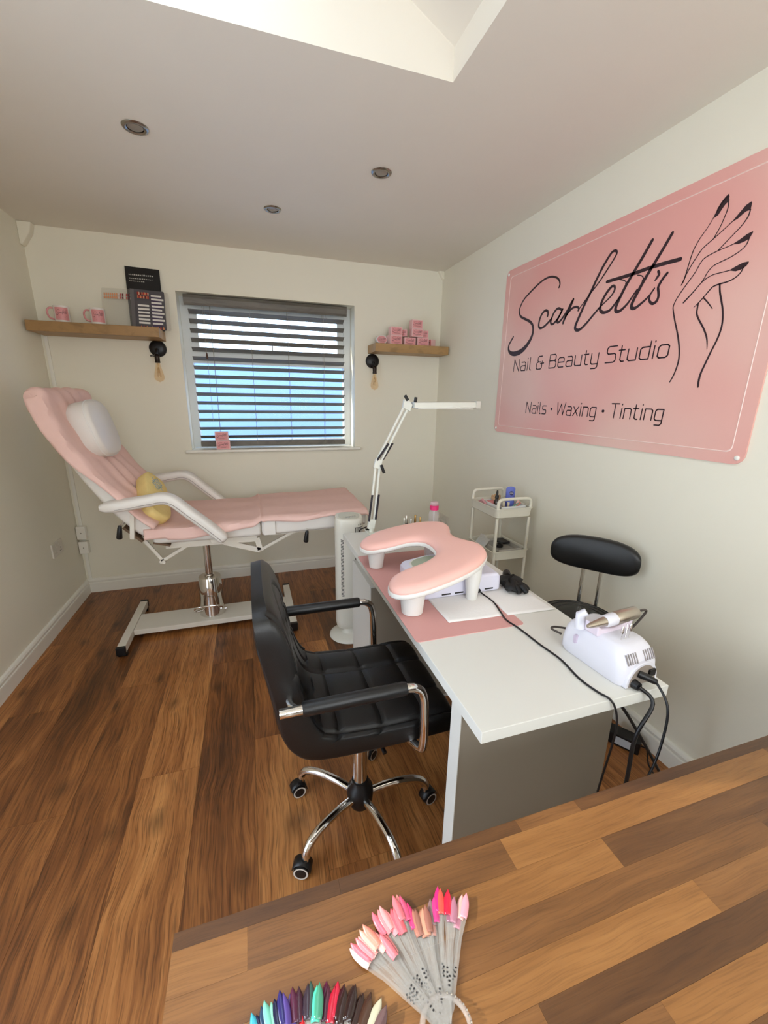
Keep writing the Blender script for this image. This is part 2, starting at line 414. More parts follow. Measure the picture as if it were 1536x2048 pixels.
# back window: frame, fanlight, panes, sill
win = struct(MB().box(WX0, WX0+.055, .15, .22, WZ0, WZ1).box(WX1-.055, WX1, .15, .22, WZ0, WZ1).box(WX0+.055, WX1-.055, .15, .22, WZ1-.055, WZ1)
             .box(WX0+.055, WX1-.055, .15, .22, WZ0, WZ0+.055).box(WX0+.055, WX1-.055, .15, .22, 1.660, 1.715).build('window_1', UPVC))
mb = MB(); mb.box(WX0+.055, WX0+.105, .155, .205, 1.715, WZ1-.055); mb.box(WX1-.105, WX1-.055, .155, .205, 1.715, WZ1-.055)
mb.box(WX0+.105, WX1-.105, .155, .205, 1.715, 1.765); mb.box(WX0+.105, WX1-.105, .155, .205, WZ1-.105, WZ1-.055)
fl = mb.build('fanlight_sash', UPVC, win)
MB().box(WX0+.105, WX1-.105, .178, .182, 1.765, WZ1-.105).build('pane', GLASS, fl)
MB().box(1.41, 1.45, .135, .155, 1.735, 1.75).box(1.425, 1.435, .128, .138, 1.74, 1.80).build('window_handle', WHITEPL, fl)
MB().box(WX0+.055, WX1-.055, .178, .182, WZ0+.055, 1.660).build('pane', GLASS, win)
mb = MB(); mb.box(WX0, WX1, 0, .15, WZ0-.02, WZ0); mb.box(WX0-.04, WX1+.045, -.035, 0, WZ0-.022, WZ0)
mb.build('window_sill', GLOSSW, win, bevel=.006)

# outside: ground, pale rendered wall across the passage, brick pier
GROUND = M('outside_paving', (170,165,155), 0.9, var=.1)
struct(MB().box(-4, 7, RD, 3.2, -.12, -.02).build('outside_ground', GROUND))
RENDER = M('pale_blue_render', (150,184,232), 0.8, bump=.2, bscale=40, var=.10, vscale=1.5)
tag(single(MB().box(-3.0, 6.0, 1.9, 2.1, -.02, 1.88).build('garden_wall', RENDER), (1.5,2.0,-.02)), 'pale blue rendered wall outside behind the window blind', 'wall')
BRICK = M('red_brick', (176,84,58), 0.85, var=.25, vscale=20)
pier = thing('brick_pier', 'red brick pier outside at the right of the window', 'pier', (2.34,.95,-.02))
for r in range(31):
    for c in range(2):
        sh = .06 if r % 2 else 0
        MB().box(2.24+.11*c-sh*.3, 2.24+.11*c+.104-sh*.3, .90, 1.0, -.02+r*.075, -.02+r*.075+.066).build('brick', BRICK, pier)
MB().box(2.245-.02, 2.445, .905, .995, -.02, 2.29).build('mortar_core', M('mortar', (190,180,165), .9), pier)

# venetian blind
SLAT = wood('grey_stained_wood', ((92,86,76), (104,98,88), (114,108,98), (126,120,108)), 'X', 1.0, 0.5, 0.4, 0.1)
bl = thing('venetian_blind', 'grey wooden venetian blind hanging in the back window, slats half open', 'blind', (1.42,.06,WZ0))
BX0, BX1 = .868, 1.972
mb = MB(); mb.prism([(-.030,2.095),(-.036,2.075),(-.030,2.045),(-.024,2.030),(-.018,2.030),(-.018,2.098)], lambda p:(.846,.06+p[1]*0+p[0],p[1]), lambda p:(1.990,.06+p[0],p[1]))
mb.build('pelmet', SLAT, bl)
MB().box(BX0, BX1, .045, .095, 2.05, 2.095).build('headrail', M('headrail_metal', (120,112,100), .4), bl)
NS, zt, zb = 15, 1.995, 1.128
tilt = math.radians(25); hw = .0265
arc = []
for i in range(9):
    t = -1+2*i/8; arc.append((t*hw, .0028*(1-t*t)))
prof = [(a, b+.0013) for a, b in arc]+[(a, b-.0013) for a, b in reversed(arc)]
rot = [(-(a*math.cos(tilt))-b*math.sin(tilt), a*math.sin(tilt)+b*math.cos(tilt)) for a, b in prof]
me = None
for i in range(NS):
    z = zt+(zb-zt)*i/(NS-1)
    if me is None:
        o = MB().prism(rot, lambda p:(BX0-1.42, p[0], p[1]), lambda p:(BX1-1.42, p[0], p[1])).build('slat', SLAT, bl, local=True); me = o.data
    else:
        o = bpy.data.objects.new('slat', me); COL.objects.link(o); o.parent = bl
    o.location = (0, .01, z-WZ0)
MB().box(BX0, BX1, .045, .095, 1.058, 1.096).build('bottom_rail', SLAT, bl, bevel=.004)
CORD = M('blind_cord', (150,142,128), .7)
for lx in (1.009, 1.276, 1.542, 1.809):
    MB().tube([(lx,.044,2.05),(lx,.044,1.07)], .0013, 5).tube([(lx,.096,2.05),(lx,.096,1.07)], .0013, 5).build('ladder_cord', CORD, bl)
pc = MB().tube([(.962,.036,2.04),(.962,.034,1.72)], .0012, 5).tube([(.974,.036,2.04),(.966,.034,1.72)], .0012, 5).tube([(.968,.034,1.68),(.968,.034,1.24)], .0012, 5).build('pull_cord', CORD, bl)
MB().lathe([(.002,0),(.006,.004),(.0075,.02),(.004,.04),(.002,.042)], (.966,.034,1.68), 10).build('cord_toggle', M('toggle_wood', (70,40,26), .5), pc, smooth=True)
MB().tube([(1.822,.040,2.045),(1.832,.040,2.00),(1.842,.040,2.045)], .0012, 5).build('tilt_cord', CORD, bl)

# ceiling downlights
for i, (lx, ly, where) in enumerate(((.885,-1.268,'nearest the left wall'), (1.857,-1.269,'nearest the rooflight well corner'), (1.417,-.717,'nearest the window'))):
    t = thing('downlight', 'round chrome recessed ceiling downlight '+where, 'downlight', (lx,ly,H), group='recessed ceiling downlights')
    MB().lathe([(.030,-.001),(.030,-.004),(.034,-.007),(.043,-.006),(.047,-.001)], (lx,ly,H), 28).build('bezel', M('brushed_steel', (165,160,152), .25, 1.0), t, smooth=True)
    MB().lathe([(.028,-.0005),(.0275,-.002),(.012,-.0035),(.001,-.0035)], (lx,ly,H), 24).build('lamp_face', M('lamp_glass', (150,140,128), .15), t, smooth=True)

# wall sockets
def socket(name, label, c, nrm, wid, hgt, plugs=False, fused=False):
    """c centre on the wall, nrm 'x' (on left wall), '-x' (right wall) or 'y' (back wall)"""
    t = thing(name, label, 'socket', c)
    if nrm == 'x': f = lambda a, b, d: (c[0]+d, c[1]+a, c[2]+b)
    elif nrm == '-x': f = lambda a, b, d: (c[0]-d, c[1]-a, c[2]+b)
    else: f = lambda a, b, d: (c[0]+a, c[1]-d, c[2]+b)
    PL = M('socket_white', (222,214,200), .35)
    def bx(nm, a0, a1, b0, b1, d0, d1, mt, par, bev=0.0):
        q = [(a0,b0),(a1,b0),(a1,b1),(a0,b1)]
        return MB().prism(q, lambda p: f(p[0], p[1], d0), lambda p: f(p[0], p[1], d1)).build(nm, mt, par, bevel=bev)
    bx('faceplate', -wid/2, wid/2, -hgt/2, hgt/2, 0, .010, PL, t, .002)
    n = 2 if wid > .12 else 1
    for k in range(n):
        cx = (k-.5)*.07 if n == 2 else 0
        bx('rocker_switch', cx-.006+(.014 if k == 0 else -.014), cx+.006+(.014 if k == 0 else -.014), .012, .030, .010, .0135, PL, t, .001)
        if plugs:
            p = bx('plug', cx-.022, cx+.022, -.034, .004, .010, .038, PL, t, .006)
        else:
            mb = MB()
            for (a, b, ww, hh) in ((cx, -.004, .004, .008), (cx-.011, -.022, .007, .0045), (cx+.011, -.022, .007, .0045)):
                mb.prism([(a-ww/2,b-hh/2),(a+ww/2,b-hh/2),(a+ww/2,b+hh/2),(a-ww/2,b+hh/2)], lambda p: f(p[0], p[1], .0100), lambda p: f(p[0], p[1], .0105))
            mb.build('pin_holes', BLACKPL, t)
    return t
socket('double_socket', 'white double wall socket on the left wall behind the treatment couch', (0,-.368,.477), 'x', .147, .090)
socket('double_socket', 'white double wall socket with plugs on the right wall beyond the trolley', (W,-.262,.43), '-x', .147, .090, plugs=True)
socket('double_socket', 'white double wall socket low on the right wall behind the black stool', (W,-2.02,.44), '-x', .20, .085)
# mini trunking and connection boxes in the left corner
tr = thing('cable_trunking', 'thin white cable trunking running down the back left corner', 'trunking', (.028,-.004,.11))
MB().box(.016, .036, -.011, -.001, .106, 1.776).build('trunking_run', GLOSSW, tr, bevel=.002)
for (z0, z1, nm) in ((.425,.52,'upper'), (.318,.408,'lower')):
    t = thing('junction_box', nm+' white surface box on the corner cable trunking', 'junction box', (.03,-.012,z0))
    MB().box(.004, .062, -.05, -.012, z0, z1).build('box_body', GLOSSW, t, bevel=.004)
    MB().lathe([(.001,-.0515),(.004,-.0515),(.004,-.049),(.001,-.049)], (.033,0,(z0+z1)/2), 10, 'y').build('screw', M('screw_grey', (150,140,125), .4), t)
SCRIPT = [[[(0.484,0.751),(0.488,0.768),(0.472,0.792),(0.442,0.808),(0.406,0.817),(0.36,0.816),(0.309,0.802),(0.246,0.777),(0.192,0.748),(0.164,0.712),(0.163,0.688),(0.182,0.664),(0.228,0.643),(0.273,0.623),(0.3,0.599),(0.308,0.567),(0.299,0.538),(0.275,0.51),(0.243,0.486),(0.202,0.47),(0.151,0.465),(0.11,0.474),(0.086,0.494),(0.086,0.52),(0.105,0.543),(0.125,0.563)],[0.0077,0.0077,0.0077,0.0078,0.0079,0.008,0.0086,0.0088,0.0083,0.0084,0.0094,0.0103,0.011,0.0118,0.0123,0.0131,0.0154,0.0182,0.0212,0.0232,0.0221,0.0172,0.0123,0.0101,0.009,0.0079]],[[(0.419,0.628),(0.42,0.645),(0.41,0.656),(0.394,0.659),(0.374,0.649),(0.359,0.629),(0.353,0.604),(0.356,0.585),(0.371,0.576),(0.397,0.579),(0.426,0.593),(0.454,0.611)],[0.0098,0.0098,0.0098,0.01,0.01,0.01,0.0103,0.0103,0.0103,0.01,0.0098,0.0097]],[[(0.521,0.641),(0.505,0.65),(0.486,0.65),(0.466,0.634),(0.454,0.611),(0.45,0.593),(0.46,0.583),(0.475,0.584),(0.5,0.601),(0.519,0.624),(0.53,0.641)],[0.0092,0.0093,0.0094,0.0094,0.0097,0.0096,0.0096,0.0096,0.0093,0.0093,0.009]],[[(0.53,0.641),(0.514,0.617),(0.499,0.595),(0.503,0.585),(0.517,0.586),(0.538,0.601),(0.569,0.634),(0.586,0.659),(0.599,0.673)],[0.009,0.0092,0.0093,0.0095,0.0095,0.0092,0.009,0.0088,0.0087]],[[(0.599,0.673),(0.585,0.643),(0.564,0.611),(0.548,0.584),(0.546,0.574)],[0.0102,0.0102,0.0106,0.0106,0.0092]],[[(0.556,0.602),(0.58,0.623),(0.604,0.635),(0.63,0.634),(0.643,0.626),(0.642,0.617)],[0.0092,0.0088,0.0087,0.0084,0.0085,0.0086]],[[(0.646,0.622),(0.67,0.644),(0.711,0.68),(0.751,0.714),(0.787,0.752),(0.816,0.785),(0.829,0.804),(0.826,0.815),(0.812,0.82),(0.796,0.813),(0.767,0.78),(0.739,0.738),(0.71,0.686),(0.68,0.637),(0.655,0.591),(0.637,0.553),(0.637,0.537),(0.65,0.528),(0.671,0.529),(0.705,0.549),(0.739,0.577),(0.772,0.604)],[0.0049,0.0049,0.0053,0.0058,0.0063,0.0066,0.0076,0.0084,0.0084,0.0096,0.0104,0.0109,0.0113,0.0117,0.012,0.0124,0.0124,0.0122,0.0106,0.0096,0.0087,0.0077]],[[(0.772,0.604),(0.799,0.62),(0.831,0.64),(0.846,0.66),(0.845,0.674),(0.834,0.68),(0.819,0.673),(0.798,0.652),(0.782,0.623),(0.78,0.597),(0.793,0.583),(0.814,0.579),(0.838,0.585),(0.859,0.604),(0.878,0.625)],[0.0051,0.0051,0.0062,0.0077,0.0085,0.009,0.0105,0.0111,0.0114,0.0118,0.0114,0.0107,0.0093,0.0079,0.0071]],[[(0.998,0.804),(0.968,0.758),(0.935,0.711),(0.906,0.669),(0.882,0.625),(0.868,0.592),(0.869,0.577),(0.879,0.57),(0.899,0.574),(0.925,0.592),(0.943,0.613),(0.963,0.638)],[0.0113,0.0119,0.0116,0.0114,0.0119,0.0119,0.0124,0.0113,0.0099,0.0082,0.0067,0.0056]],[[(1.081,0.802),(1.052,0.757),(1.023,0.714),(0.992,0.669),(0.97,0.631),(0.952,0.596),(0.948,0.578),(0.955,0.57),(0.97,0.569),(0.998,0.583),(1.024,0.601),(1.044,0.625)],[0.0105,0.0111,0.0116,0.0117,0.0122,0.0123,0.0122,0.0114,0.01,0.0082,0.0064,0.0052]],[[(0.797,0.705),(0.918,0.703),(1.025,0.706),(1.133,0.702)],[0.0111,0.0116,0.0116,0.0116]],[[(0.867,0.697),(0.889,0.689),(0.901,0.68),(0.9,0.673)],[0.0035,0.0035,0.0035,0.0034]],[[(0.954,0.693),(0.974,0.686),(0.985,0.675),(0.981,0.667)],[0.0033,0.0033,0.0033,0.0033]],[[(1.048,0.684),(1.054,0.672),(1.048,0.662),(1.041,0.654)],[0.008,0.0091,0.0081,0.0048]],[[(1.089,0.667),(1.074,0.652),(1.064,0.636),(1.06,0.624),(1.065,0.607),(1.068,0.59),(1.063,0.576),(1.05,0.57),(1.036,0.577),(1.028,0.591),(1.031,0.6)],[0.0089,0.0091,0.0091,0.0086,0.0086,0.0086,0.0091,0.0094,0.0083,0.0064,0.0048]]]
HANDLINES = [[[(1.263,0.849),(1.252,0.841),(1.24,0.825),(1.228,0.8),(1.214,0.776),(1.194,0.75),(1.18,0.724),(1.173,0.696),(1.168,0.662),(1.163,0.632),(1.155,0.611)],[0.002,0.002,0.002,0.0021,0.0021,0.0025,0.0029,0.003,0.003,0.0031,0.002]],[[(1.269,0.837),(1.271,0.812),(1.266,0.79),(1.258,0.764),(1.244,0.736)],[0.0029,0.0029,0.0026,0.0026,0.0028]],[[(1.3,0.77),(1.274,0.753),(1.244,0.734),(1.212,0.715),(1.198,0.697),(1.183,0.674),(1.168,0.645),(1.161,0.622),(1.156,0.611)],[0.0023,0.0023,0.0028,0.0028,0.003,0.003,0.0031,0.0039,0.0019]],[[(1.344,0.783),(1.341,0.764),(1.328,0.745),(1.309,0.728),(1.29,0.712),(1.267,0.692)],[0.0033,0.0034,0.0028,0.0026,0.0027,0.0028]],[[(1.316,0.697),(1.294,0.694),(1.268,0.691),(1.247,0.687),(1.224,0.68),(1.213,0.668),(1.201,0.644),(1.183,0.619),(1.162,0.591),(1.146,0.565),(1.139,0.544),(1.142,0.529),(1.155,0.494),(1.172,0.455),(1.186,0.419),(1.196,0.385),(1.201,0.351),(1.198,0.321),(1.191,0.294),(1.182,0.273)],[0.0024,0.0023,0.0027,0.0028,0.003,0.003,0.0029,0.003,0.0032,0.0031,0.0032,0.0036,0.0044,0.0048,0.0051,0.0051,0.0049,0.0045,0.0041,0.0037]],[[(1.359,0.7),(1.354,0.682),(1.338,0.669),(1.312,0.659),(1.283,0.653),(1.26,0.646),(1.245,0.631),(1.238,0.615),(1.231,0.605)],[0.0031,0.0028,0.0026,0.0027,0.0028,0.0028,0.0028,0.003,0.0029]],[[(1.324,0.619),(1.297,0.619),(1.269,0.619),(1.249,0.614),(1.231,0.603),(1.214,0.585),(1.195,0.566),(1.177,0.549)],[0.0023,0.0023,0.0024,0.0025,0.0029,0.0034,0.0042,0.0046]],[[(1.361,0.619),(1.355,0.603),(1.34,0.591),(1.318,0.585),(1.294,0.584),(1.274,0.58),(1.262,0.568),(1.248,0.552),(1.234,0.537),(1.22,0.526)],[0.0031,0.0031,0.0033,0.0037,0.0041,0.0038,0.0037,0.0032,0.0032,0.0019]],[[(1.248,0.552),(1.269,0.531),(1.288,0.509)],[0.0039,0.0035,0.0021]],[[(1.234,0.537),(1.234,0.52),(1.236,0.502),(1.248,0.481),(1.269,0.452),(1.285,0.425),(1.293,0.404),(1.298,0.379)],[0.0043,0.0048,0.0051,0.0048,0.0047,0.0047,0.004,0.0015]],[[(1.296,0.583),(1.302,0.558),(1.313,0.529),(1.324,0.498),(1.331,0.463),(1.331,0.433),(1.324,0.4),(1.313,0.367),(1.303,0.332),(1.294,0.3),(1.292,0.275),(1.294,0.253)],[0.0047,0.0049,0.0049,0.0047,0.0047,0.0048,0.0049,0.0049,0.0054,0.0056,0.006,0.0053]]]
NAILS = [[(1.265,0.856),(1.256,0.851),(1.245,0.839),(1.236,0.825),(1.23,0.798),(1.243,0.803),(1.252,0.817),(1.261,0.828),(1.268,0.832),(1.269,0.847)],[(1.342,0.806),(1.328,0.801),(1.312,0.786),(1.294,0.766),(1.31,0.769),(1.322,0.777),(1.332,0.782),(1.344,0.782),(1.345,0.8)],[(1.366,0.717),(1.35,0.714),(1.331,0.705),(1.31,0.697),(1.33,0.692),(1.347,0.694),(1.357,0.697),(1.362,0.703),(1.367,0.713)],[(1.373,0.631),(1.356,0.632),(1.335,0.626),(1.317,0.619),(1.339,0.611),(1.353,0.612),(1.362,0.615),(1.369,0.62),(1.374,0.627)]]
# ================================================================= the sign on the right wall
SGY, SGZ, SGW, SGH = -.930, 1.232, 1.495, .940       # left edge y, bottom z, width, height
def sign_mat():
    m, n, l, b = new_mat('sign_print')
    tc = n.new('ShaderNodeTexCoord'); nz = n.new('ShaderNodeTexNoise'); nz.inputs['Scale'].default_value = 1.6; nz.inputs['Detail'].default_value = 1.5
    l.new(tc.outputs['Object'], nz.inputs['Vector'])
    cr = n.new('ShaderNodeValToRGB'); e = cr.color_ramp.elements
    e[0].position = .36; e[0].color = (*lin((236,170,160)), 1); e[1].position = .66; e[1].color = (*lin((238,196,182)), 1)
    l.new(nz.outputs['Fac'], cr.inputs['Fac']); l.new(cr.outputs[0], b.inputs['Base Color']); b.inputs['Roughness'].default_value = .38
    return m
SIGN = sign_mat(); INK = M('dark_ink', (52,32,38), .45)
sg = thing('wall_sign', 'large pink wall sign with black handwritten name and drawn hand', 'sign', (W,SGY-SGW/2,SGZ))
poly = rrect(0, SGW, 0, SGH, .035)
MB().prism(poly, lambda p:(W-.001,SGY-p[0],SGZ+p[1]), lambda p:(W-.007,SGY-p[0],SGZ+p[1])).build('board', SIGN, sg)
inner = rrect(.042, SGW-.042, .038, SGH-.038, .02); R = []
for (dd, xx) in ((0,-.0071), (.002,-.0085), (.004,-.0071)):
    q = rrect(.042+dd, SGW-.042-dd, .038+dd, SGH-.038-dd, .02)
    R.append([(W+xx, SGY-p[0], SGZ+p[1]) for p in q])
MB().rings(R, cap=False).build('embossed_border', M('sign_emboss', (252,220,210), .35), sg)
for (u, v) in ((.022,.022), (SGW-.022,.022), (.022,SGH-.022), (SGW-.022,SGH-.022)):
    MB().lathe([(.0085,-.0071),(.008,-.010),(.005,-.012),(.001,-.0125)], (W,SGY-u,SGZ+v), 14, 'x').build('screw_cap', M('screw_cap_white', (240,236,228), .25), sg, smooth=True)
on = lambda u, v: (W-.0078, SGY-u, SGZ+v)
mb = MB()
for pts, ws in SCRIPT: mb.ribbon(pts, [x*1.22 for x in ws], on)
mb.build('script_lettering', INK, sg, fix=False)
mb = MB()
for pts, ws in HANDLINES: mb.ribbon(pts, [x*1.22 for x in ws], on)
mb.build('hand_drawing', INK, sg, fix=False)
for q in NAILS:
    MB().add([on(*p) for p in q], [tuple(range(len(q)))]).build('painted_nail', INK, sg, fix=False)
FONT = {
 'N': (.62, [[(0,0),(0,1),(.6,0),(.6,1)]]), 'a': (.5, [[(.06,.7),(.4,.7),(.5,.6),(.5,0),(.1,0),(0,.1),(0,.3),(.1,.4),(.5,.4)]]),
 'i': (.06, [[(.03,0),(.03,.7)], [(.03,.93),(.03,.98)]]), 'l': (.16, [[(.02,1),(.02,.1),(.1,0),(.16,0)]]),
 '&': (.74, [[(.52,1),(.22,1),(.12,.9),(.12,.66),(.22,.56),(.4,.56)], [(.22,.56),(.1,.54),(.02,.44),(.02,.1),(.12,0),(.46,0),(.56,.1),(.56,.6)], [(.4,.44),(.74,.44)]]),
 'B': (.6, [[(0,0),(0,1),(.45,1),(.55,.9),(.55,.64),(.45,.54),(0,.54)], [(.45,.54),(.6,.44),(.6,.1),(.5,0),(0,0)]]),
 'e': (.5, [[(.48,0),(.1,0),(0,.1),(0,.6),(.1,.7),(.4,.7),(.5,.6),(.5,.36),(0,.36)]]),
 'u': (.5, [[(0,.7),(0,.1),(.1,0),(.5,0),(.5,.7)]]), 't': (.34, [[(.1,.95),(.1,.1),(.2,0),(.34,0)], [(-.04,.7),(.32,.7)]]),
 'y': (.5, [[(0,.7),(0,.1),(.1,0),(.5,0)], [(.5,.7),(.5,-.2),(.4,-.3),(.08,-.3)]]),
 'S': (.62, [[(.62,1),(.12,1),(.02,.9),(.02,.64),(.12,.54),(.52,.54),(.62,.44),(.62,.1),(.52,0),(0,0)]]),
 'd': (.5, [[(.5,1),(.5,0),(.1,0),(0,.1),(0,.6),(.1,.7),(.5,.7)]]), 'o': (.52, [[(.1,0),(.42,0),(.52,.1),(.52,.6),(.42,.7),(.1,.7),(0,.6),(0,.1),(.1,0)]]),
 's': (.46, [[(.46,.7),(.1,.7),(0,.62),(0,.44),(.1,.36),(.38,.36),(.46,.28),(.46,.08),(.38,0),(0,0)]]),
 'W': (.86, [[(0,1),(.16,0),(.42,.9),(.68,0),(.86,1)]]), 'x': (.48, [[(0,0),(.48,.7)], [(0,.7),(.48,0)]]),
 'n': (.5, [[(0,0),(0,.7),(.4,.7),(.5,.6),(.5,0)]]), 'g': (.5, [[(.5,.7),(.1,.7),(0,.6),(0,.1),(.1,0),(.5,0)], [(.5,.7),(.5,-.2),(.4,-.3),(.08,-.3)]]),
 'T': (.62, [[(0,1),(.62,1)], [(.31,1),(.31,0)]]), '\u2022': (.2, [[(.08,.45),(.12,.45)]]),
}
def text(s, u0, u1, v, cap, sw, skew=.05):
    adv = [(.34 if ch == ' ' else FONT[ch][0]+.2) for ch in s]; tot = sum(adv)-.2; k = (u1-u0)/tot
    mb = MB(); u = u0; words = [mb]
    for ch, a in zip(s, adv):
        if ch == ' ': mb = MB(); words.append(mb)
        else:
            for ln in FONT[ch][1]:
                ww = sw*2.6 if ch == '\u2022' else sw
                pts = [(u+p[0]*k+skew*p[1]*cap, v+p[1]*cap) for p in ln]
                for q0, q1 in zip(pts, pts[1:]): mb.ribbon([q0, q1], [ww, ww], on, 1)
                for p in pts[1:-1]:
                    mb.add([on(p[0]+ww/2*math.cos(t*PI/3), p[1]+ww/2*math.sin(t*PI/3)) for t in range(6)], [(0,1,2,3,4,5)])
        u += a*k
    return words
for w_ in text('Nail & Beauty Studio', .158, 1.152, .3645, .0660, .0056): w_.build('subtitle_word', INK, sg, fix=False)
for w_ in text('Nails \u2022 Waxing \u2022 Tinting', .317, 1.178, .128, .0610, .0052): w_.build('services_word', INK, sg, fix=False)

# small print of the same name for boxes and mugs (unit width 1)
def mini_print(f, mb=None):
    """script plus two thin lines, mapped by f(a, b) with a in -.5..5 and b in -.35..35"""
    mb = mb or MB()
    us = [p[0] for s in SCRIPT for p in s[0]]; vs_ = [p[1] for s in SCRIPT for p in s[0]]
    u0, u1, v0, v1 = min(us), max(us), min(vs_), max(vs_)
    for pts, ws in SCRIPT:
        mb.ribbon([((p[0]-u0)/(u1-u0)-.5, ((p[1]-v0)/(v1-v0)-.5)*.42+.10) for p in pts], [max(x/(u1-u0)*1.5, .012) for x in ws], f, 2)
    mb.ribbon([(-.36,-.20),(.36,-.20)], [.022]*2, f, 1); mb.ribbon([(-.22,-.29),(.24,-.29)], [.016]*2, f, 1)
    return mb

# ================================================================= shelves and what stands on them
OAKS = wood('oak_veneer', ((150,114,70), (166,128,80), (178,140,90), (190,152,102)), 'X', 1.0, .45, .5, .05, nacross=22)
def shelf(label, x0, x1, d, z0, z1):
    return tag(single(MB().box(x0, x1, -d, -.0005, z0, z1).build('floating_shelf', OAKS, bevel=.002), ((x0+x1)/2,-d/2,z0)), label, 'shelf', 'floating oak shelves')
ZS = 1.838
shelf('floating oak shelf left of the window carrying two mugs', .018, .716, .235, 1.780, ZS)
ZR = 1.826
shelf('floating oak shelf right of the window carrying small pink boxes', 2.150, W-.016, .205, 1.766, ZR)

MUGW = M('mug_ceramic', (232,224,216), .2, coat=.3); MUGP = M('mug_pink', (222,150,150), .3)
def mug(x, y, label):
    t = thing('mug', label, 'mug', (x,y,ZS), group='printed mugs on the left shelf')
    MB().lathe([(.001,.001),(.036,.001),(.040,.004),(.041,.095),(.040,.0965),(.0375,.0955),(.0365,.012),(.001,.010)], (x,y,ZS), 32).build('cup', MUGW, t, smooth=True)
    a0 = math.radians(-74); mbp = MB(); R = []
    fw = lambda a, b: (x+.0414*math.cos(a0+a*1.75), y+.0414*math.sin(a0+a*1.75), ZS+.050+b)
    mbp.grid(lambda i, j: fw(i-.5, (j-.5)*.070), 16, 2).build('pink_wrap', MUGP, t, smooth=True)
    fi = lambda a, b: (x+.0418*math.cos(a0+a*1.4), y+.0418*math.sin(a0+a*1.4), ZS+.050+b*.075)
    mini_print(fi).build('printed_name', INK, t, fix=False)
    h = crom([(-.039,.082),(-.058,.082),(-.069,.068),(-.070,.045),(-.060,.026),(-.039,.020)], 5)
    ca = math.radians(195)
    MB().tube([(x+abs(p[0])*math.cos(ca), y+abs(p[0])*math.sin(ca), ZS+p[1]) for p in h], .0052, 8).build('handle', MUGP, t, smooth=True)
mug(.185, -.155, 'pink and white printed mug at the left end of the shelf')
mug(.375, -.160, 'pink and white printed mug beside the colour chart')

# nail art chart: leaning black card, and an open clear-covered book of designs
bc = thing('black_display_card', 'tall black card with faint white print leaning on the wall', 'card', (.625,-.03,ZS))
cf = lambda a, b, d=0: (.625+a, -.050+.046*b/.385-.002-d, ZS+b)
MB().prism([(-.100,0),(.100,0),(.100,.380),(-.100,.385)], lambda p: cf(p[0],p[1]), lambda p: cf(p[0],p[1],.004)).build('card', M('black_card', (22,20,20), .45), bc)
mb = MB(); random.seed(4)
for (v, n, s_) in ((.333, 13, .010), (.312, 12, .007), (.296, 8, .006)):
    u = -.080
    for k in range(n):
        ww = random.uniform(.004, .010); 
        mb.add([cf(u,v,.0045), cf(u+ww,v,.0045), cf(u+ww,v+s_*random.uniform(.5,1),.0045), cf(u,v+s_*.8,.0045)], [(0,1,2,3)]); u += ww+.004
mb.build('white_print', M('card_print', (190,186,178), .6), bc)
ch = thing('design_chart', 'open clear plastic nail design chart standing before the black card', 'chart', (.56,-.10,ZS))
CLEAR = glass_mat('clear_sleeve', (232,228,220), .10, .12)
lf = lambda a, b, d=0: (.560-a*.985, -.112+.075*b/.245+.30*0+a*.10-d, ZS+b)
rf = lambda a, b, d=0: (.566+a*.99, -.112+.060*b/.245+a*.10-d, ZS+b)
MB().prism(rrect(0,.185,0,.245,.008,2), lambda p: lf(p[0],p[1]), lambda p: lf(p[0],p[1],.002)).build('clear_cover', CLEAR, ch)
pg = MB().prism(rrect(0,.178,0,.245,.006,2), lambda p: rf(p[0],p[1]), lambda p: rf(p[0],p[1],.006)).build('chart_page', M('chart_grey', (84,80,84), .5), ch)
MB().prism(rrect(.178,.205,-.0,.240,.01,2), lambda p: rf(p[0],p[1]), lambda p: rf(p[0],p[1],.002)).build('clear_edge', CLEAR, ch)
MB().prism([(-.018,0),(.004,0),(.004,.245),(-.018,.245)], lambda p: rf(p[0],p[1],.0005), lambda p: rf(p[0],p[1],.0075)).build('spine', M('chart_spine', (104,100,100), .4), ch)
CHW = M('label_white', (232,226,218), .5); CHP = M('chart_purple', (70,56,84), .5)
MB().prism([(.098,.02),(.160,.02),(.160,.205),(.098,.205)], lambda p: rf(p[0],p[1],.006), lambda p: rf(p[0],p[1],.0064)).build('purple_column', CHP, pg)
for colx in (.022, .100):
    for r in range(9):
        v = .034+r*.0215
        if colx < .05 and r > 5: continue
        ww = .064 if colx < .05 else .060+.012*(r % 2)
        MB().prism([(colx,v),(colx+ww,v),(colx+ww,v+.0115),(colx,v+.0115)], lambda p: rf(p[0],p[1],.0064), lambda p: rf(p[0],p[1],.0072)).build('name_strip', CHW, pg)
random.seed(9)
TIPC = [(206,120,84), (190,70,60), (226,150,104), (170,60,52), (230,170,140), (120,44,50), (236,200,180), (60,40,60)]
for k in range(8):
    for r in range(2):
        u = .022+k*.0085; v = .190+r*.022
        MB().prism([(u,v),(u+.006,v),(u+.0065,v+.014),(u+.003,v+.019),(u-.0003,v+.014)], lambda p: rf(p[0],p[1],.0064), lambda p: rf(p[0],p[1],.009)).build('design_tip', M('tip_%d' % ((k+3*r) % 6), TIPC[(k+3*r) % 6], .25), pg)
for k in range(14):
    u = .170-k*.0118
    for r in range(2):
        MB().prism([(u,.200-r*.02),(u-.007,.200-r*.02),(u-.0075,.212-r*.02),(u-.0035,.217-r*.02),(u+.0003,.212-r*.02)], lambda p: lf(p[0],p[1],.0022), lambda p: lf(p[0],p[1],.004)).build('design_tip', M('tip_o%d' % (0 if k < 7 else 1+k % 3), ((232,160,116),(120,50,60),(236,214,204),(196,90,90))[0 if k < 7 else 1+k % 3], .25), ch)
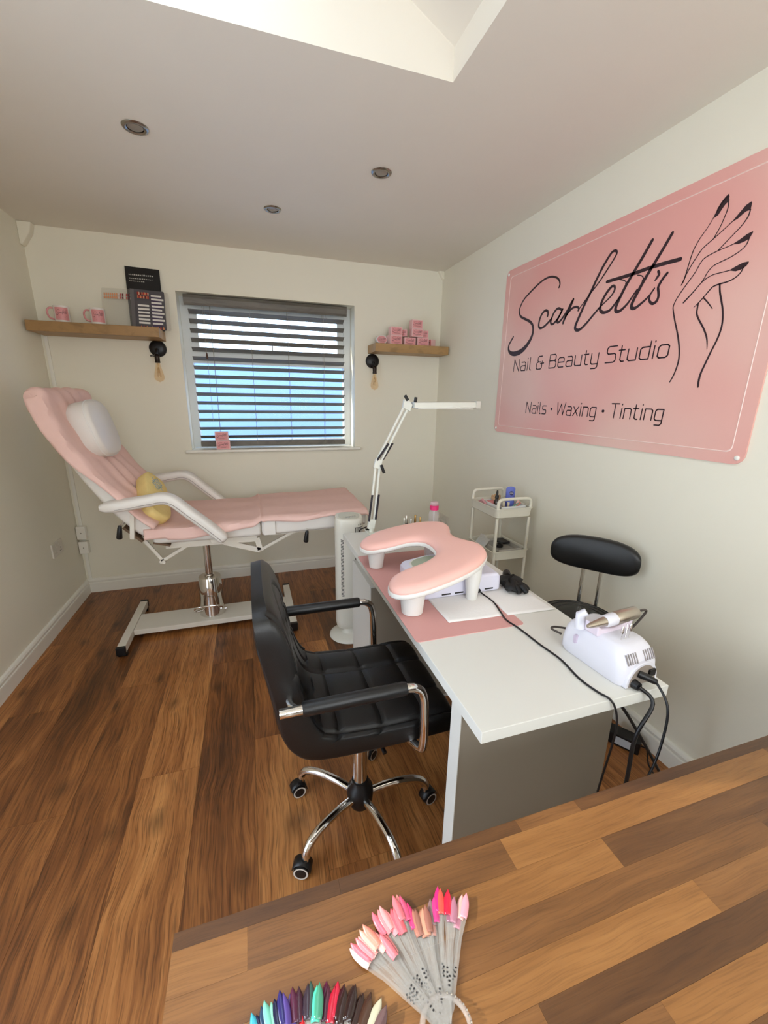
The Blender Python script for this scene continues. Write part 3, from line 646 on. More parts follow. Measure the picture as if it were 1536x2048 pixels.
for k in range(9):
    u = .03+k*.016; v = .004
    MB().prism([(u,v),(u+.008,v),(u+.008,v+.012),(u+.004,v+.018),(u,v+.012)], lambda p: rf(p[0],p[1],.0064), lambda p: rf(p[0],p[1],.009)).build('design_tip', M('tip_%d' % (k % 6), TIPC[k % 6], .25), pg)

# pink printed boxes
BOXP = M('box_pink', (232,158,158), .45); BOXL = M('box_pale_pink', (240,196,194), .45)
def pink_box(x, y, z, ww, dd, hh, rz, label, group):
    t = thing('gift_box', label, 'box', (x,y,z), rz, group)
    MB().box(-ww/2, ww/2, -dd/2, dd/2, 0, hh).build('carton', BOXL, t, bevel=.002, local=True)
    MB().box(-ww*.43, ww*.43, -dd/2-.0008, -dd/2+.001, hh*.10, hh*.90).build('pink_panel', BOXP, t, local=True)
    mini_print(lambda a, b: (a*ww*.74, -dd/2-.0012, hh/2+b*ww*.72)).build('printed_name', INK, t, fix=False, local=True)
    return t
g1 = 'pink boxes on the window sill'; g2 = 'pink boxes piled on the right shelf'
pink_box(1.026, .0, WZ0, .098, .035, .066, 0, 'small pink printed box on the window sill under another box', g1)
pink_box(1.020, .0, WZ0+.067, .094, .035, .064, 0, 'small pink printed box stacked on top on the window sill', g1)
bw, bh, bd = .090, .062, .055
base = ((2.335,0.25,'bottom left of the pile'), (2.435,.02,'bottom middle of the pile'), (2.545,-.05,'bottom right of the pile'))
pink_box(2.322, -.130, ZR, .104, .07, .066, .20, 'pale pink printed box at the bottom left of the shelf pile', g2)
pink_box(2.445, -.125, ZR, .092, bd, .058, .0, 'pink printed box at the bottom middle of the shelf pile', g2)
pink_box(2.555, -.125, ZR, .094, bd, .064, -.05, 'pink printed box at the bottom right of the shelf pile', g2)
pink_box(2.640, -.085, ZR, .07, bd, .058, -1.0, 'small pink box turned sideways at the right end of the pile', g2)
pink_box(2.335, -.118, ZR+.067, .094, bd, .062, .05, 'pink printed box in the middle layer at the left of the pile', g2)
pink_box(2.416, -.085, ZR+.067, .06, bd, .052, -.5, 'narrow pink box in the middle layer, set back in the pile', g2)
pink_box(2.505, -.128, ZR+.065, .094, bd, .058, -.04, 'pale pink box in the middle layer carrying the topmost box', g2)
pink_box(2.590, -.09, ZR+.065, .06, bd, .055, -.4, 'pink box in the middle layer at the right of the pile', g2)
pink_box(2.500, -.126, ZR+.124, .090, bd, .062, .06, 'topmost pink printed box of the shelf pile', g2)
tn = thing('round_tin', 'small round tin with a pink printed lid at the shelf end', 'tin', (2.222,-.120,ZR))
tf = lambda a, b, d: (2.222+a, -.120-d+.25*(b-.0), ZR+.032+b)
MB().rings([[tf(r*.043*math.cos(2*PI*k/28), r*.032*math.sin(2*PI*k/28), d) for k in range(28)] for r, d in ((.98,-.02),(1.0,-.015),(1.0,.018),(.96,.021),(.9,.021))]).build('tin_body', M('tin_white', (236,230,226), .3), tn, smooth=True)
MB().rings([[tf(r*.043*math.cos(2*PI*k/28), r*.032*math.sin(2*PI*k/28), d) for k in range(28)] for r, d in ((.86,.0212),(.86,.0218))]).build('pink_lid', M('lid_pink', (226,160,160), .4), tn)
mini_print(lambda a, b: tf(a*.062, b*.05, .0222)).build('printed_name', INK, tn, fix=False)

# wall sconces with amber filament bulbs
def sconce(x, z, label):
    t = thing('wall_sconce', label, 'lamp', (x,0,z), group='black sconces beside the window')
    MB().lathe([(.054,-.0005),(.054,-.010),(.050,-.016),(.030,-.022),(.012,-.024),(.001,-.024)], (x,0,z), 32, 'y').build('backplate', BLACKPL, t, smooth=True)
    MB().tube(crom([(x,-.020,z-.010),(x,-.060,z-.012),(x,-.072,z-.030),(x,-.072,z-.045)], 5), .008, 10).build('arm', BLACKPL, t, smooth=True)
    so = MB().lathe([(.010,0),(.015,-.004),(.016,-.020),(.0155,-.045),(.017,-.050),(.017,-.056),(.012,-.058)], (x,-.072,z-.040), 20).build('lamp_socket', M('dark_bronze', (52,44,40), .3, .7), t, smooth=True)
    MB().tube([(x-.012,-.076,z-.055),(x-.034,-.080,z-.054)], .003, 8).lathe([(.001,-.004),(.0045,-.004),(.0045,.004),(.001,.004)], (x-.035,-.080,z-.054), 10, 'x').build('switch_key', BLACKPL, so)
    zb_ = z-.098
    bulb = MB().lathe([(.0125,.004),(.013,-.006),(.018,-.030),(.026,-.060),(.031,-.084),(.031,-.096),(.026,-.108),(.014,-.117),(.005,-.121),(.001,-.124)], (x,-.072,zb_), 24).build('bulb', glass_mat('amber_glass', (255,208,120), .10, .03, .16), t, smooth=True)
    MB().lathe([(.003,0),(.004,-.03),(.003,-.055),(.0055,-.06)], (x,-.072,zb_), 8).build('filament_stem', glass_mat('stem_glass', (246,226,170), .30, .05), bulb, smooth=True)
    mb = MB()
    for k in range(6):
        a = k*PI/3; mb.tube([(x+.004*math.cos(a),-.072+.004*math.sin(a),zb_-.028),(x+.013*math.cos(a),-.072+.013*math.sin(a),zb_-.088)], .0006, 4)
    mb.build('filament', M('filament_wire', (150,96,40), .4, .6), bulb)
sconce(.661, 1.733, 'black wall sconce with amber bulb under the left shelf')
sconce(2.186, 1.712, 'black wall sconce with amber bulb under the right shelf')
# ================================================================= treatment couch
WVINYL = M('white_vinyl', (233,227,219), .38, bump=.08, bscale=400)
WSTEEL = M('white_steel', (226,219,205), .35)
BEIGE = M('brown_board', (108,84,62), .6)
CY = -.69
cz = thing('treatment_couch', 'white reclining treatment couch on a chrome pedestal under the window', 'treatment couch', (.92,CY,0))
def cushion(name, x0, x1, z0, z1, par=cz, slope=0.0, hy=.302, r=.022):
    # slab with rolled edges, rings around the x axis
    mb = MB(); R = []
    prof = rrect(-hy, hy, 0, z1-z0, r, 5)
    for (xx, k) in ((x0,.90),(x0+.004,.965),(x0+.014,1.0),(x1-.014,1.0),(x1-.004,.965),(x1,.90)):
        dz = slope*(xx-x0); m_ = (z1-z0)/2
        R.append([(xx, CY+p[0]*(1-(1-k)*.25), z0+dz+m_+(p[1]-m_)*k) for p in prof])
    return mb.rings(R).build(name, WVINYL, par, smooth=True)
cushion('seat_cushion', .690, 1.243, .650, .735, slope=.004)
lc = cushion('leg_cushion', 1.250, 1.868, .652, .752, slope=.030)
MB().box(1.262, 1.325, CY-.313, CY-.309, .660, .748).build('velcro_strap', WVINYL, lc, bevel=.0015)
# backrest: outline in the x-z plane (curved), swept across y with rolled sides
bo = crom([(.640,.700),(.560,.790),(.489,.888),(.412,1.019),(.365,1.120),(.331,1.215),(.300,1.310),(.276,1.405)], 3)
def back_frame(i):
    a = Vector((bo[max(i-1,0)][0],0,bo[max(i-1,0)][1])); b = Vector((bo[min(i+1,len(bo)-1)][0],0,bo[min(i+1,len(bo)-1)][1]))
    d = (b-a).normalized(); return Vector((d.z,0,-d.x))      # forward normal (towards the foot end)
R = []
for i, (bx_, bz_) in enumerate(bo):
    nrm = back_frame(i); t = i/(len(bo)-1)
    k = .93 if i in (0, len(bo)-1) else 1.0
    wd = (.31 if t < .55 else .31-.055*((t-.55)/.45)**1.6)*(1 if k == 1 else .985)
    th = .095-.047*min(1, max(0, (t-.25)/.5))
    prof = rrect(-wd, wd, 0, th, .028, 5)
    R.append([(bx_+nrm.x*(th/2+(p[1]-th/2)*k), CY+p[0], bz_+nrm.z*(th/2+(p[1]-th/2)*k)) for p in prof])
MB().rings(R).build('backrest', WVINYL, cz, smooth=True)
BOARD = []
# headrest pillow strapped to the front of the backrest
hd = Vector((-.24,0,.97)).normalized(); hn = Vector((.97,0,.24)).normalized(); hc = Vector((.420,CY-.012,1.240))
R = []
for (d_, k) in ((-.052,.92),(-.044,.98),(-.020,1.0),(.016,1.0),(.040,.985),(.052,.95),(.058,.88)):
    ring = []
    for k2 in range(32):
        a = 2*PI*k2/32; e = 3.2
        yy = math.copysign(abs(math.cos(a))**(2/e), math.cos(a))*.178*k; ss = math.copysign(abs(math.sin(a))**(2/e), math.sin(a))*.152*k
        q = hc+hn*d_+hd*ss; ring.append((q.x, q.y+yy, q.z))
    R.append(ring)
hr = MB().rings(R).build('headrest', WVINYL, cz, smooth=True)
mb = MB(); pts = []
for k2 in range(32):
    a = 2*PI*k2/32; e = 3.2
    yy = math.copysign(abs(math.cos(a))**(2/e), math.cos(a))*.1775; ss = math.copysign(abs(math.sin(a))**(2/e), math.sin(a))*.1515
    q = hc+hn*.036+hd*ss; pts.append((q.x, q.y+yy, q.z))
mb.tube(pts, .0035, 6, closed=True).build('piping', M('piping_white', (240,236,230), .4), hr, smooth=True)
# armrests: level pad then sloping down to the seat
for sgn, yy in ((-1,-1.035), (1,-.335)):
    path = [(.490,.882),(.600,.892),(.700,.905),(.765,.914),(.815,.900),(.880,.838),(.960,.762),(1.030,.690),(1.055,.664)]
    path = crom(path, 3); R = []
    for i, (px, pz) in enumerate(path):
        a = path[max(i-1,0)]; b = path[min(i+1,len(path)-1)]; d = Vector((b[0]-a[0],0,b[1]-a[1])).normalized(); up = Vector((-d.z,0,d.x))
        k = (.55 if i in (0, len(path)-1) else (.88 if i in (1, len(path)-2) else 1.0))
        wv = (.050 if i < 5 else .042)*k; hv = .029*k
        R.append([(px+up.x*hv*s_, yy+wv*c_, pz+up.z*hv*s_) for c_, s_ in [(math.copysign(abs(math.cos(2*PI*q/20))**.6, math.cos(2*PI*q/20)), math.copysign(abs(math.sin(2*PI*q/20))**.6, math.sin(2*PI*q/20))) for q in range(20)]])
    ar = MB().rings(R).build('armrest', WVINYL, cz, smooth=True)
    sp = [(p[0], yy-(.0485 if p[0] < .66 else .0425), p[1]-.012) for p in path[2:-2]]
    MB().tube(sp, .0014, 5).build('seam', M('seam_grey', (150,140,134), .6), ar)
    MB().obox((.62,yy-sgn*.03,.86),(.60,yy-sgn*.03,.70),.025,.02,(1,0,0)).obox((1.02,yy-sgn*.03,.655),(.98,yy-sgn*.05,.645),.02,.02).build('armrest_bracket', WSTEEL, ar)
# boards, steel frame and linkage below
MB().obox((.560,CY,.758),(.640,CY,.672),.60,.012,(0.7,0,0.7)).build('back_board', BEIGE, cz)
MB().obox((.690,CY,.662),(.770,CY,.640),.605,.010,(0.3,0,1)).build('seat_board', BEIGE, cz)
mb = MB()
for yy in (CY-.25, CY+.25):
    mb.box(.74, 1.22, yy-.015, yy+.015, .612, .646); mb.obox((1.22,yy,.63),(1.235,yy,.555),.02,.03,(1,0,0)); mb.obox((1.04,yy,.62),(1.235,yy,.552),.02,.03)
    mb.obox((1.235,yy,.552),(1.44,yy,.655),.012,.016); mb.obox((1.30,yy,.650),(1.83,yy,.668),.025,.018)
for xx in (.78, .905, 1.18): mb.box(xx-.018, xx+.018, CY-.25, CY+.25, .606, .64)
mb.build('under_frame', WSTEEL, cz)
for yy in (CY-.26, CY+.26):
    mb = MB()
    mb.obox((.628,yy,.690),(.720,yy,.540),.012,.016,(1,0,0)); mb.obox((.700,yy,.535),(.860,yy,.628),.012,.016)
    mb.tube([(.722,yy-.022,.540),(.722,yy+.022,.540)], .010, 10)
    mb.build('recline_linkage', WSTEEL, cz)
for (hx_, hz_) in ((.552,.745), (1.500,.640)):
    hl = MB().tube([(hx_+.012,CY-.27,hz_+.040),(hx_+.004,CY-.322,hz_+.030),(hx_,CY-.328,hz_+.02)], .006, 8).build('lever', CHROME, cz, smooth=True)
    MB().tube([(hx_+.004,CY-.328,hz_+.034),(hx_+.001,CY-.33,hz_+.02),(hx_-.006,CY-.332,hz_-.030),(hx_-.007,CY-.332,hz_-.036)], [.008,.011,.0145,.011], 12).build('grip', BLACKPL, hl, smooth=True)
PX = .915
MB().lathe([(.022,.29),(.022,.615)], (PX,CY,0), 20).lathe([(.026,.318),(.030,.322),(.030,.335),(.024,.338)], (PX,CY,0), 20).build('pedestal_rod', CHROME, cz, smooth=True)
MB().lathe([(.078,.062),(.078,.068),(.076,.075),(.072,.20),(.066,.315),(.064,.318),(.02,.320)], (PX,CY,0), 36).build('pedestal_sleeve', CHROME, cz, smooth=True)
fp = crom([(PX-.062,CY-.05,.105),(PX-.088,CY-.11,.13),(PX-.085,CY-.140,.165),(PX-.05,CY-.150,.178),(PX+.03,CY-.150,.178),(PX+.068,CY-.140,.165),(PX+.072,CY-.11,.13),(PX+.066,CY-.05,.105)], 4)
MB().tube(fp, .0062, 8).tube([(PX-.085,CY-.055,.105),(PX-.052,CY-.048,.105)], .009, 10).tube([(PX+.052,CY-.048,.105),(PX+.09,CY-.055,.105)], .009, 10).build('foot_pedal', CHROME, cz, smooth=True)
MB().box(.478, 1.385, CY-.115, CY+.09, .030, .062).build('base_plate', WSTEEL, cz, bevel=.003)
for bx_ in (.455, 1.405):
    c_ = MB().box(bx_-.022, bx_+.022, CY-.285, CY+.275, .022, .066).build('base_crossbar', WSTEEL, cz, bevel=.003)
    for yy, s_ in ((CY-.285,-1), (CY+.275,1)):
        MB().box(bx_-.0235, bx_+.0235, yy, yy+s_*.024, .020, .068).box(bx_-.0235, bx_+.0235, yy-s_*.03, yy+s_*.0, .0, .022).build('end_cap', BLACKPL, c_, bevel=.003)

# towels
TOWEL = M('pink_towelling', (252,210,198), .95, bump=.9, bscale=900, var=.05, vscale=25, spec=.2)
def hang(u, ph=0.0): return .5*math.sin(7*u+ph)+.3*math.sin(13*u+1+ph)+.2*math.sin(23*u+2*ph)
# lower towel: lies on seat and leg rest, near edge hanging
def tow1(i, j):
    x = .655+i*(1.885-.655)
    top = .7375+(.0045 if x < 1.243 else 0)+(0 if x < 1.25 else .020+.030*(x-1.25))
    if x < 1.25: top = .742+.001*math.sin(20*x)+(.026*(max(0, (x-1.19)/.06))**2)
    top += .0025*math.sin(9*x+3)+.0025
    hem = (.045+.020*math.cos((x-.8)*6)) if x < 1.22 else .014+.020*abs(math.sin((x-1.28)*8.5))
    if x < .76: hem = .055
    tot_n, wdt, tot_f = hem, .620, .05
    sdist = j*(tot_n+wdt+tot_f)
    y_n, y_f = CY-.310, CY+.310
    if sdist < tot_n:
        y = y_n-.003-.006*math.sin(31*x)*(1-sdist/tot_n)-.002; z = top-(tot_n-sdist); y -= .008*(1-sdist/tot_n)
    elif sdist < tot_n+wdt:
        y = y_n+(sdist-tot_n); e = min(y-y_n, y_f-y); z = top-(.010*max(0, 1-e/.018)**2)
        z += .0022*math.sin(17*x+9*y)+.002*math.sin(29*y+4*x)+.0018
    else:
        y = y_f+.003; z = top-(sdist-tot_n-wdt)
    if x > 1.872: z -= min((x-1.872)*3, .05)
    return (x, y, z)
t1 = MB().grid(tow1, 110, 60).build('pink_towel', TOWEL, None, smooth=True, solid=.005)
tag(single(t1, (1.27,CY,.742)), 'pink towel spread along the seat and leg rest of the couch', 'towel', 'pink towels on the couch')
# upper towel: over the backrest, wrapped past its near side and over the top
bfront = []
for i, (bx_, bz_) in enumerate(bo):
    n_ = back_frame(i); tt = i/(len(bo)-1); th_b = .095-.047*min(1, max(0, (tt-.25)/.5))+.004; bfront.append((bx_+n_.x*th_b, bz_+n_.z*th_b, n_.x, n_.z))
bfront = bfront[2:]
topx, topz = bfront[-1][0], bfront[-1][1]
tail = [(topx-.016, topz+.022, .25, .97), (topx-.045, topz+.028, -.1, 1.0), (topx-.078, topz+.010, -.9, .2), (topx-.082, topz-.03, -1, 0), (topx-.074, topz-.075, -1, -.1)]
path2 = [(bfront[0][0]+.055, bfront[0][1]-.062, .7, .7), (bfront[0][0]+.028, bfront[0][1]-.03, .8, .6)]+bfront+tail
path2 = crom(path2, 2)
def tow2(i, j):
    f = i*(len(path2)-1); a = int(min(f, len(path2)-2)); t = f-a
    p = [path2[a][k]*(1-t)+path2[a+1][k]*t for k in range(4)]
    nl = math.hypot(p[2], p[3]) or 1; nx, nz = p[2]/nl, p[3]/nl
    u = i
    hw_n = .335-.05*max(0, (u-.5)/.5)**1.5; hw_f = .330-.05*max(0, (u-.5)/.5)**1.5
    # side hang: cloth that turns down along the side of the backrest
    drop = .012+.058*min(1, max(0, (u-.10)/.55))**1.1+.006*math.sin(u*17)
    L = drop+hw_n+hw_f+.03
    s_ = j*L
    if s_ < drop:
        q = 1-s_/drop; y = CY-hw_n-.005-.009*q-.006*math.sin(21*u)*q; dn = -(drop-s_)
    elif s_ < drop+hw_n+hw_f:
        y = CY-hw_n+(s_-drop); e = min(y-(CY-hw_n), CY+hw_f-y); dn = -.012*max(0, 1-e/.02)**2
        fold = math.exp(-((y-CY)/.20)**2)*(1-u*.9 if u < .55 else .45)
        dn += .012*math.sin((y-CY)*48+u*3)*fold+.002+.004*math.sin(30*u+11*y)
        dn += .004
    else:
        y = CY+hw_f+.004; dn = -(s_-drop-hw_n-hw_f)
    return (p[0]+nx*dn, y, p[1]+nz*dn)
t2 = MB().grid(tow2, 70, 64).build('pink_towel', TOWEL, None, smooth=True, solid=.005)
tag(single(t2, (.42,CY,.80)), 'pink towel draped over the raised backrest of the couch', 'towel', 'pink towels on the couch')
# yellow cushion against the backrest
YEL = M('yellow_fleece', (240,214,142), .95, bump=.8, bscale=300, var=.12, vscale=18)
yc = thing('yellow_cushion', 'small pale yellow fleece cushion leaning against the couch backrest', 'cushion', (.70,-.80,.78))
cn = Vector((.80,-.12,.58)).normalized(); ca_ = Vector((.42,-.82,-.22)); ca_ = (ca_-cn*ca_.dot(cn)).normalized(); cb_ = cn.cross(ca_)
cc = Vector((.680,-.805,.868)); R = []
for (d_, k) in ((-.038,.55),(-.034,.80),(-.022,.95),(0,1.0),(.022,.95),(.034,.80),(.038,.55)):
    ring = []
    for q in range(32):
        a = 2*PI*q/32; e = 3.6
        aa = math.copysign(abs(math.cos(a))**(2/e), math.cos(a))*.185*(.82+.18*k); bb = math.copysign(abs(math.sin(a))**(2/e), math.sin(a))*.082*(.82+.18*k)
        v_ = cc+cn*d_+ca_*aa+cb_*bb; ring.append(tuple(v_))
    R.append(ring)
pad_ = MB().rings(R).build('cushion_pad', YEL, yc, smooth=True)
mb = MB()
for k in range(5):
    a = -.13+.018*k
    mb.tube([tuple(cc+cn*.0385+ca_*(a+.02*math.sin(t*1.7+k))+cb_*(-.035+.014*t)) for t in range(6)], .0022, 5)
mb.build('blue_embroidery', M('blue_thread', (150,170,178), .8), pad_)

# ================================================================= tower fan
fx, fy = 1.734, -1.100
FANW = M('fan_white', (226,222,208), .35)
fan = thing('tower_fan', 'white tower fan standing between couch and desk', 'fan', (fx,fy,0))
MB().lathe([(.001,0),(.118,0),(.122,.004),(.120,.012),(.100,.024),(.060,.032),(.050,.040),(.048,.068),(.001,.068)], (fx,fy,0), 40).build('base', FANW, fan, smooth=True)
def fan_ring(z, k=1.0, lift=0.0):
    ring = []
    for q in range(36):
        a = 2*PI*q/36; e = 2.7
        x_ = math.copysign(abs(math.cos(a))**(2/e), math.cos(a))*.082*k; y_ = math.copysign(abs(math.sin(a))**(2/e), math.sin(a))*.060*k
        ca2, sa2 = math.cos(-.12), math.sin(-.12); X, Y = x_*ca2-y_*sa2, x_*sa2+y_*ca2
        ring.append((fx+X, fy+Y, z+lift*Y))
    return ring
body = MB().rings([fan_ring(.066,.86), fan_ring(.075,.94), fan_ring(.10,1.0), fan_ring(.735,1.0,.10), fan_ring(.758,.985,.16), fan_ring(.768,.93,.18), fan_ring(.770,.80,.18)]).build('body', FANW, fan, smooth=True)
SLOT = M('slot_dark', (36,34,34), .6)
def fan_pt(a, z, k=1.004):
    e = 2.7; x_ = math.copysign(abs(math.cos(a))**(2/e), math.cos(a))*.082*k; y_ = math.copysign(abs(math.sin(a))**(2/e), math.sin(a))*.060*k
    ca2, sa2 = math.cos(-.12), math.sin(-.12); return (fx+x_*ca2-y_*sa2, fy+x_*sa2+y_*ca2, z)
mb = MB()
for k in range(40):
    z = .285+k*.0090
    a0, a1 = math.radians(238), math.radians(252)
    mb.add([fan_pt(a0,z+.005), fan_pt((a0+a1)/2,z+.0025), fan_pt(a1,z), fan_pt(a1,z+.0042), fan_pt((a0+a1)/2,z+.0067), fan_pt(a0,z+.0092)], [(0,1,4,5),(1,2,3,4)])
mb.build('intake_slots', SLOT, body, fix=False)
gp = MB(); gb = MB()
A0, A1 = math.radians(284), math.radians(340)
for k in range(11):
    a = A0+(A1-A0)*k/10
    gb.tube([fan_pt(a,.115,1.022), fan_pt(a,.712,1.022)], .0013, 5)
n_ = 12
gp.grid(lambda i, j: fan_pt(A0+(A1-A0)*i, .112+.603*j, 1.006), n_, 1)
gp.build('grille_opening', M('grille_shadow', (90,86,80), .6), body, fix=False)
gb.build('grille_bars', FANW, body, smooth=True)
MB().rings([[(p[0],p[1],p[2]+.0015) for p in fan_ring(.7695,.74,.18)], [(p[0],p[1],p[2]+.003) for p in fan_ring(.7695,.70,.18)]]).build('control_panel', M('fan_panel', (205,204,190), .3), body)
for k in range(5):
    bx_ = fx-.020+k*.013; by_ = fy-.028+.002*k
    MB().box(bx_-.004, bx_+.004, by_-.005, by_+.005, .7655, .7735).build('push_button', M('button_grey', (170,168,158), .4), body, bevel=.001)
p0 = fan_pt(math.radians(300), .724, 1.012); p1 = fan_pt(math.radians(322), .724, 1.012)
mb = MB()
for k in range(6):
    t0, t1_ = k/6, k/6+.12
    q0 = [p0[i]+(p1[i]-p0[i])*t0 for i in range(3)]; q1 = [p0[i]+(p1[i]-p0[i])*t1_ for i in range(3)]
    mb.add([q0, q1, (q1[0],q1[1],q1[2]+.010), (q0[0],q0[1],q0[2]+.010)], [(0,1,2,3)])
mb.build('maker_mark', M('mark_grey', (110,106,100), .5), body, fix=False)
# ================================================================= nail desk
DX0, DX1, DYN, DYF, DZ = 1.645, 2.172, -2.737, -1.353, .75
SHADE = M('grey_melamine', (176,170,158), .45)
dk = thing('nail_desk', 'long white nail desk with panel legs standing by the right wall', 'desk', ((DX0+DX1)/2,(DYN+DYF)/2,0))
MB().box(DX0, DX1, DYN, DYF, DZ-.030, DZ).build('desktop', WHITEMEL, dk, bevel=.0015)
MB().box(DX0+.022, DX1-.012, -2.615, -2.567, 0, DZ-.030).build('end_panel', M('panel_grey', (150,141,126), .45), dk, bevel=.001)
MB().box(DX0+.020, DX0+.0222, -2.616, -2.566, 0, DZ-.031).build('edge_banding', WHITEMEL, dk)
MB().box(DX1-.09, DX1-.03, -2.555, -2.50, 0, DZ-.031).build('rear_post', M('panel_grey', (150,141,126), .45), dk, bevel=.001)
MB().box(DX0+.022, DX1-.02, -1.790, -1.480, 0, .650).build('pedestal_cabinet', WHITEMEL, dk, bevel=.002)
MB().box(DX0+.06, DX1-.06, -1.76, -1.51, .650, DZ-.030).build('pedestal_spacer', WHITEMEL, dk)
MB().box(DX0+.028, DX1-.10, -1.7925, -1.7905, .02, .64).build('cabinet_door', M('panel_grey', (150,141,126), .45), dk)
MB().box(DX1-.045, DX1-.027, -2.50, -1.79, .32, DZ-.031).build('back_panel', WHITEMEL, dk)
# desk mat
MATP = M('dusky_pink_mat', (214,158,152), .55, bump=.06, bscale=500)
tag(single(MB().prism(rrect(1.638, 2.003, -2.388, -1.690, .012, 4), lambda p:(p[0],p[1],DZ), lambda p:(p[0],p[1],DZ+.002)).build('desk_mat', MATP), (1.82,-2.04,DZ)), 'dusky pink rectangular desk mat on the white desk', 'desk mat')
# tissues
TIS = M('tissue_paper', (240,236,232), .9, bump=.3, bscale=120)
def tissue(name, corners, z, label, seed):
    rnd = random.Random(seed); ph = rnd.random()*6
    c = [Vector((*p, 0)) for p in corners]
    def f(i, j):
        a = c[0].lerp(c[1], i); b = c[3].lerp(c[2], i); p = a.lerp(b, j)
        return (p.x+.003*math.sin(9*j+ph), p.y+.003*math.sin(8*i+ph), z+.0016+.0012*math.sin(7*i+ph)*math.sin(6*j+ph))
    o = MB().grid(f, 14, 14).build(name, TIS, None, smooth=True, solid=.0008)
    return tag(single(o, (sum(p[0] for p in corners)/4, sum(p[1] for p in corners)/4, z)), label, 'tissue', 'white tissues on the desk')
tissue('paper_tissue', [(1.772,-2.321),(1.772,-2.10),(2.010,-2.13),(1.962,-2.328)], DZ+.002, 'white paper tissue under the hand rest on the pink mat', 1)
tissue('paper_tissue', [(1.985,-2.325),(1.995,-2.10),(2.150,-2.12),(2.160,-2.335)], DZ+.0005, 'white paper tissue on the bare desk beside the dust collector', 2)

# hand rest: padded U on four white feet
hrst = thing('hand_rest', 'pink padded U-shaped hand rest on white feet', 'hand rest', (1.82,-1.99,DZ+.002))
out = [(1.632,-1.772),(1.618,-1.812),(1.625,-1.850),(1.651,-1.880),(1.717,-1.894),(1.790,-1.896),(1.840,-1.926),(1.854,-1.990),(1.838,-2.066),(1.774,-2.112),(1.697,-2.126),(1.644,-2.148),(1.615,-2.187),(1.610,-2.238),(1.645,-2.276),(1.725,-2.284),(1.837,-2.266),(1.925,-2.232),(1.985,-2.175),(2.005,-2.095),(1.982,-2.030),(1.965,-1.975),(1.972,-1.915),(1.995,-1.860),(1.992,-1.795),(1.935,-1.742),(1.838,-1.712),(1.738,-1.712),(1.670,-1.738)]
out = crom(out, 3, closed=True)
def inset(poly, d):
    n = len(poly); res = []
    area_ = sum(poly[i][0]*poly[(i+1) % n][1]-poly[(i+1) % n][0]*poly[i][1] for i in range(n)); sg_ = 1 if area_ > 0 else -1
    for i in range(n):
        a, b = poly[i-1], poly[(i+1) % n]; dx, dy = b[0]-a[0], b[1]-a[1]; L = math.hypot(dx, dy) or 1
        res.append((poly[i][0]-dy/L*d*sg_, poly[i][1]+dx/L*d*sg_))
    return res
HRZ = lambda x: .828+.17*(x-1.65)
def hr_ring(d, dz): return [(p[0], p[1], HRZ(p[0])+dz) for p in inset(out, d)]
MB().rings([hr_ring(.004,0), hr_ring(0,.004), hr_ring(0,.014), hr_ring(.003,.017)]).build('rim', WHITEPL, hrst, smooth=True, fix=True)
# pad: domed with rings marching inwards
def dome():
    mb = MB(); R = [hr_ring(.0035,.0165), hr_ring(.002,.020), hr_ring(.005,.027), hr_ring(.011,.0325), hr_ring(.019,.0362), hr_ring(.028,.0382), hr_ring(.036,.039)]
    return mb.rings(R, cap=True)
dome().build('pad', PINKPAD, hrst, smooth=True)
for (x_, y_, rt, rb) in ((1.685,-1.823,.036,.028), (1.690,-2.218,.043,.035), (1.925,-2.190,.030,.019), (1.935,-1.800,.030,.019)):
    zt_ = HRZ(x_)+.006
    MB().lathe([(rb*.9,DZ+.0022),(rb,DZ+.004),(rt*.96,zt_-.03),(rt,zt_)], (x_,y_,0), 28).build('foot', WHITEPL, hrst, smooth=True)
# curing lamp / dust collector under the hand rest
LILAC = M('lilac_white_plastic', (226,224,240), .3)
dc = thing('dust_collector', 'white box-shaped nail lamp with a domed window under the hand rest', 'nail lamp', (1.88,-2.06,DZ+.003))
ZB = DZ+.0035
pr_ = [(-.152,0),(-.152,.034),(-.140,.050),(-.04,.066),(.09,.072),(.135,.070),(.150,.062),(.152,0)]
cxd, cyd = 1.908, -2.035
def dcf(u, v, h): return (cxd+u, cyd+v, ZB+h)
hw_ = .128
bdy = MB().prism(pr_, lambda p: dcf(p[0], -hw_, p[1]), lambda p: dcf(p[0], hw_, p[1])).build('housing', LILAC, dc, bevel=.012, seg=3)
def top_h(u):
    for (a, b), (c, d) in zip(pr_[1:], pr_[2:]):
        if a <= u <= c and c > a: return b+(d-b)*(u-a)/(c-a)
    return .07
wu, wv = -.070, .052
ring0 = [(wu+.062*math.copysign(abs(math.cos(t*2*PI/28))**.75, math.cos(t*2*PI/28)), wv+.060*math.copysign(abs(math.sin(t*2*PI/28))**.75, math.sin(t*2*PI/28))) for t in range(28)]
MB().rings([[dcf(u, v, top_h(u)+.0006) for u, v in ring0], [dcf(wu+(u-wu)*.93, wv+(v-wv)*.93, top_h(u)+.004) for u, v in ring0], [dcf(wu+(u-wu)*.86, wv+(v-wv)*.86, top_h(u)+.003) for u, v in ring0]], cap=False).build('window_frame', WHITEPL, dc, smooth=True)
MB().add([dcf(wu+(u-wu)*.87, wv+(v-wv)*.87, top_h(u)+.0032) for u, v in ring0], [tuple(range(28))]).build('filter_window', M('pale_green_grey', (178,186,164), .35), dc)
VNT = M('vent_blue', (88,92,132), .5)
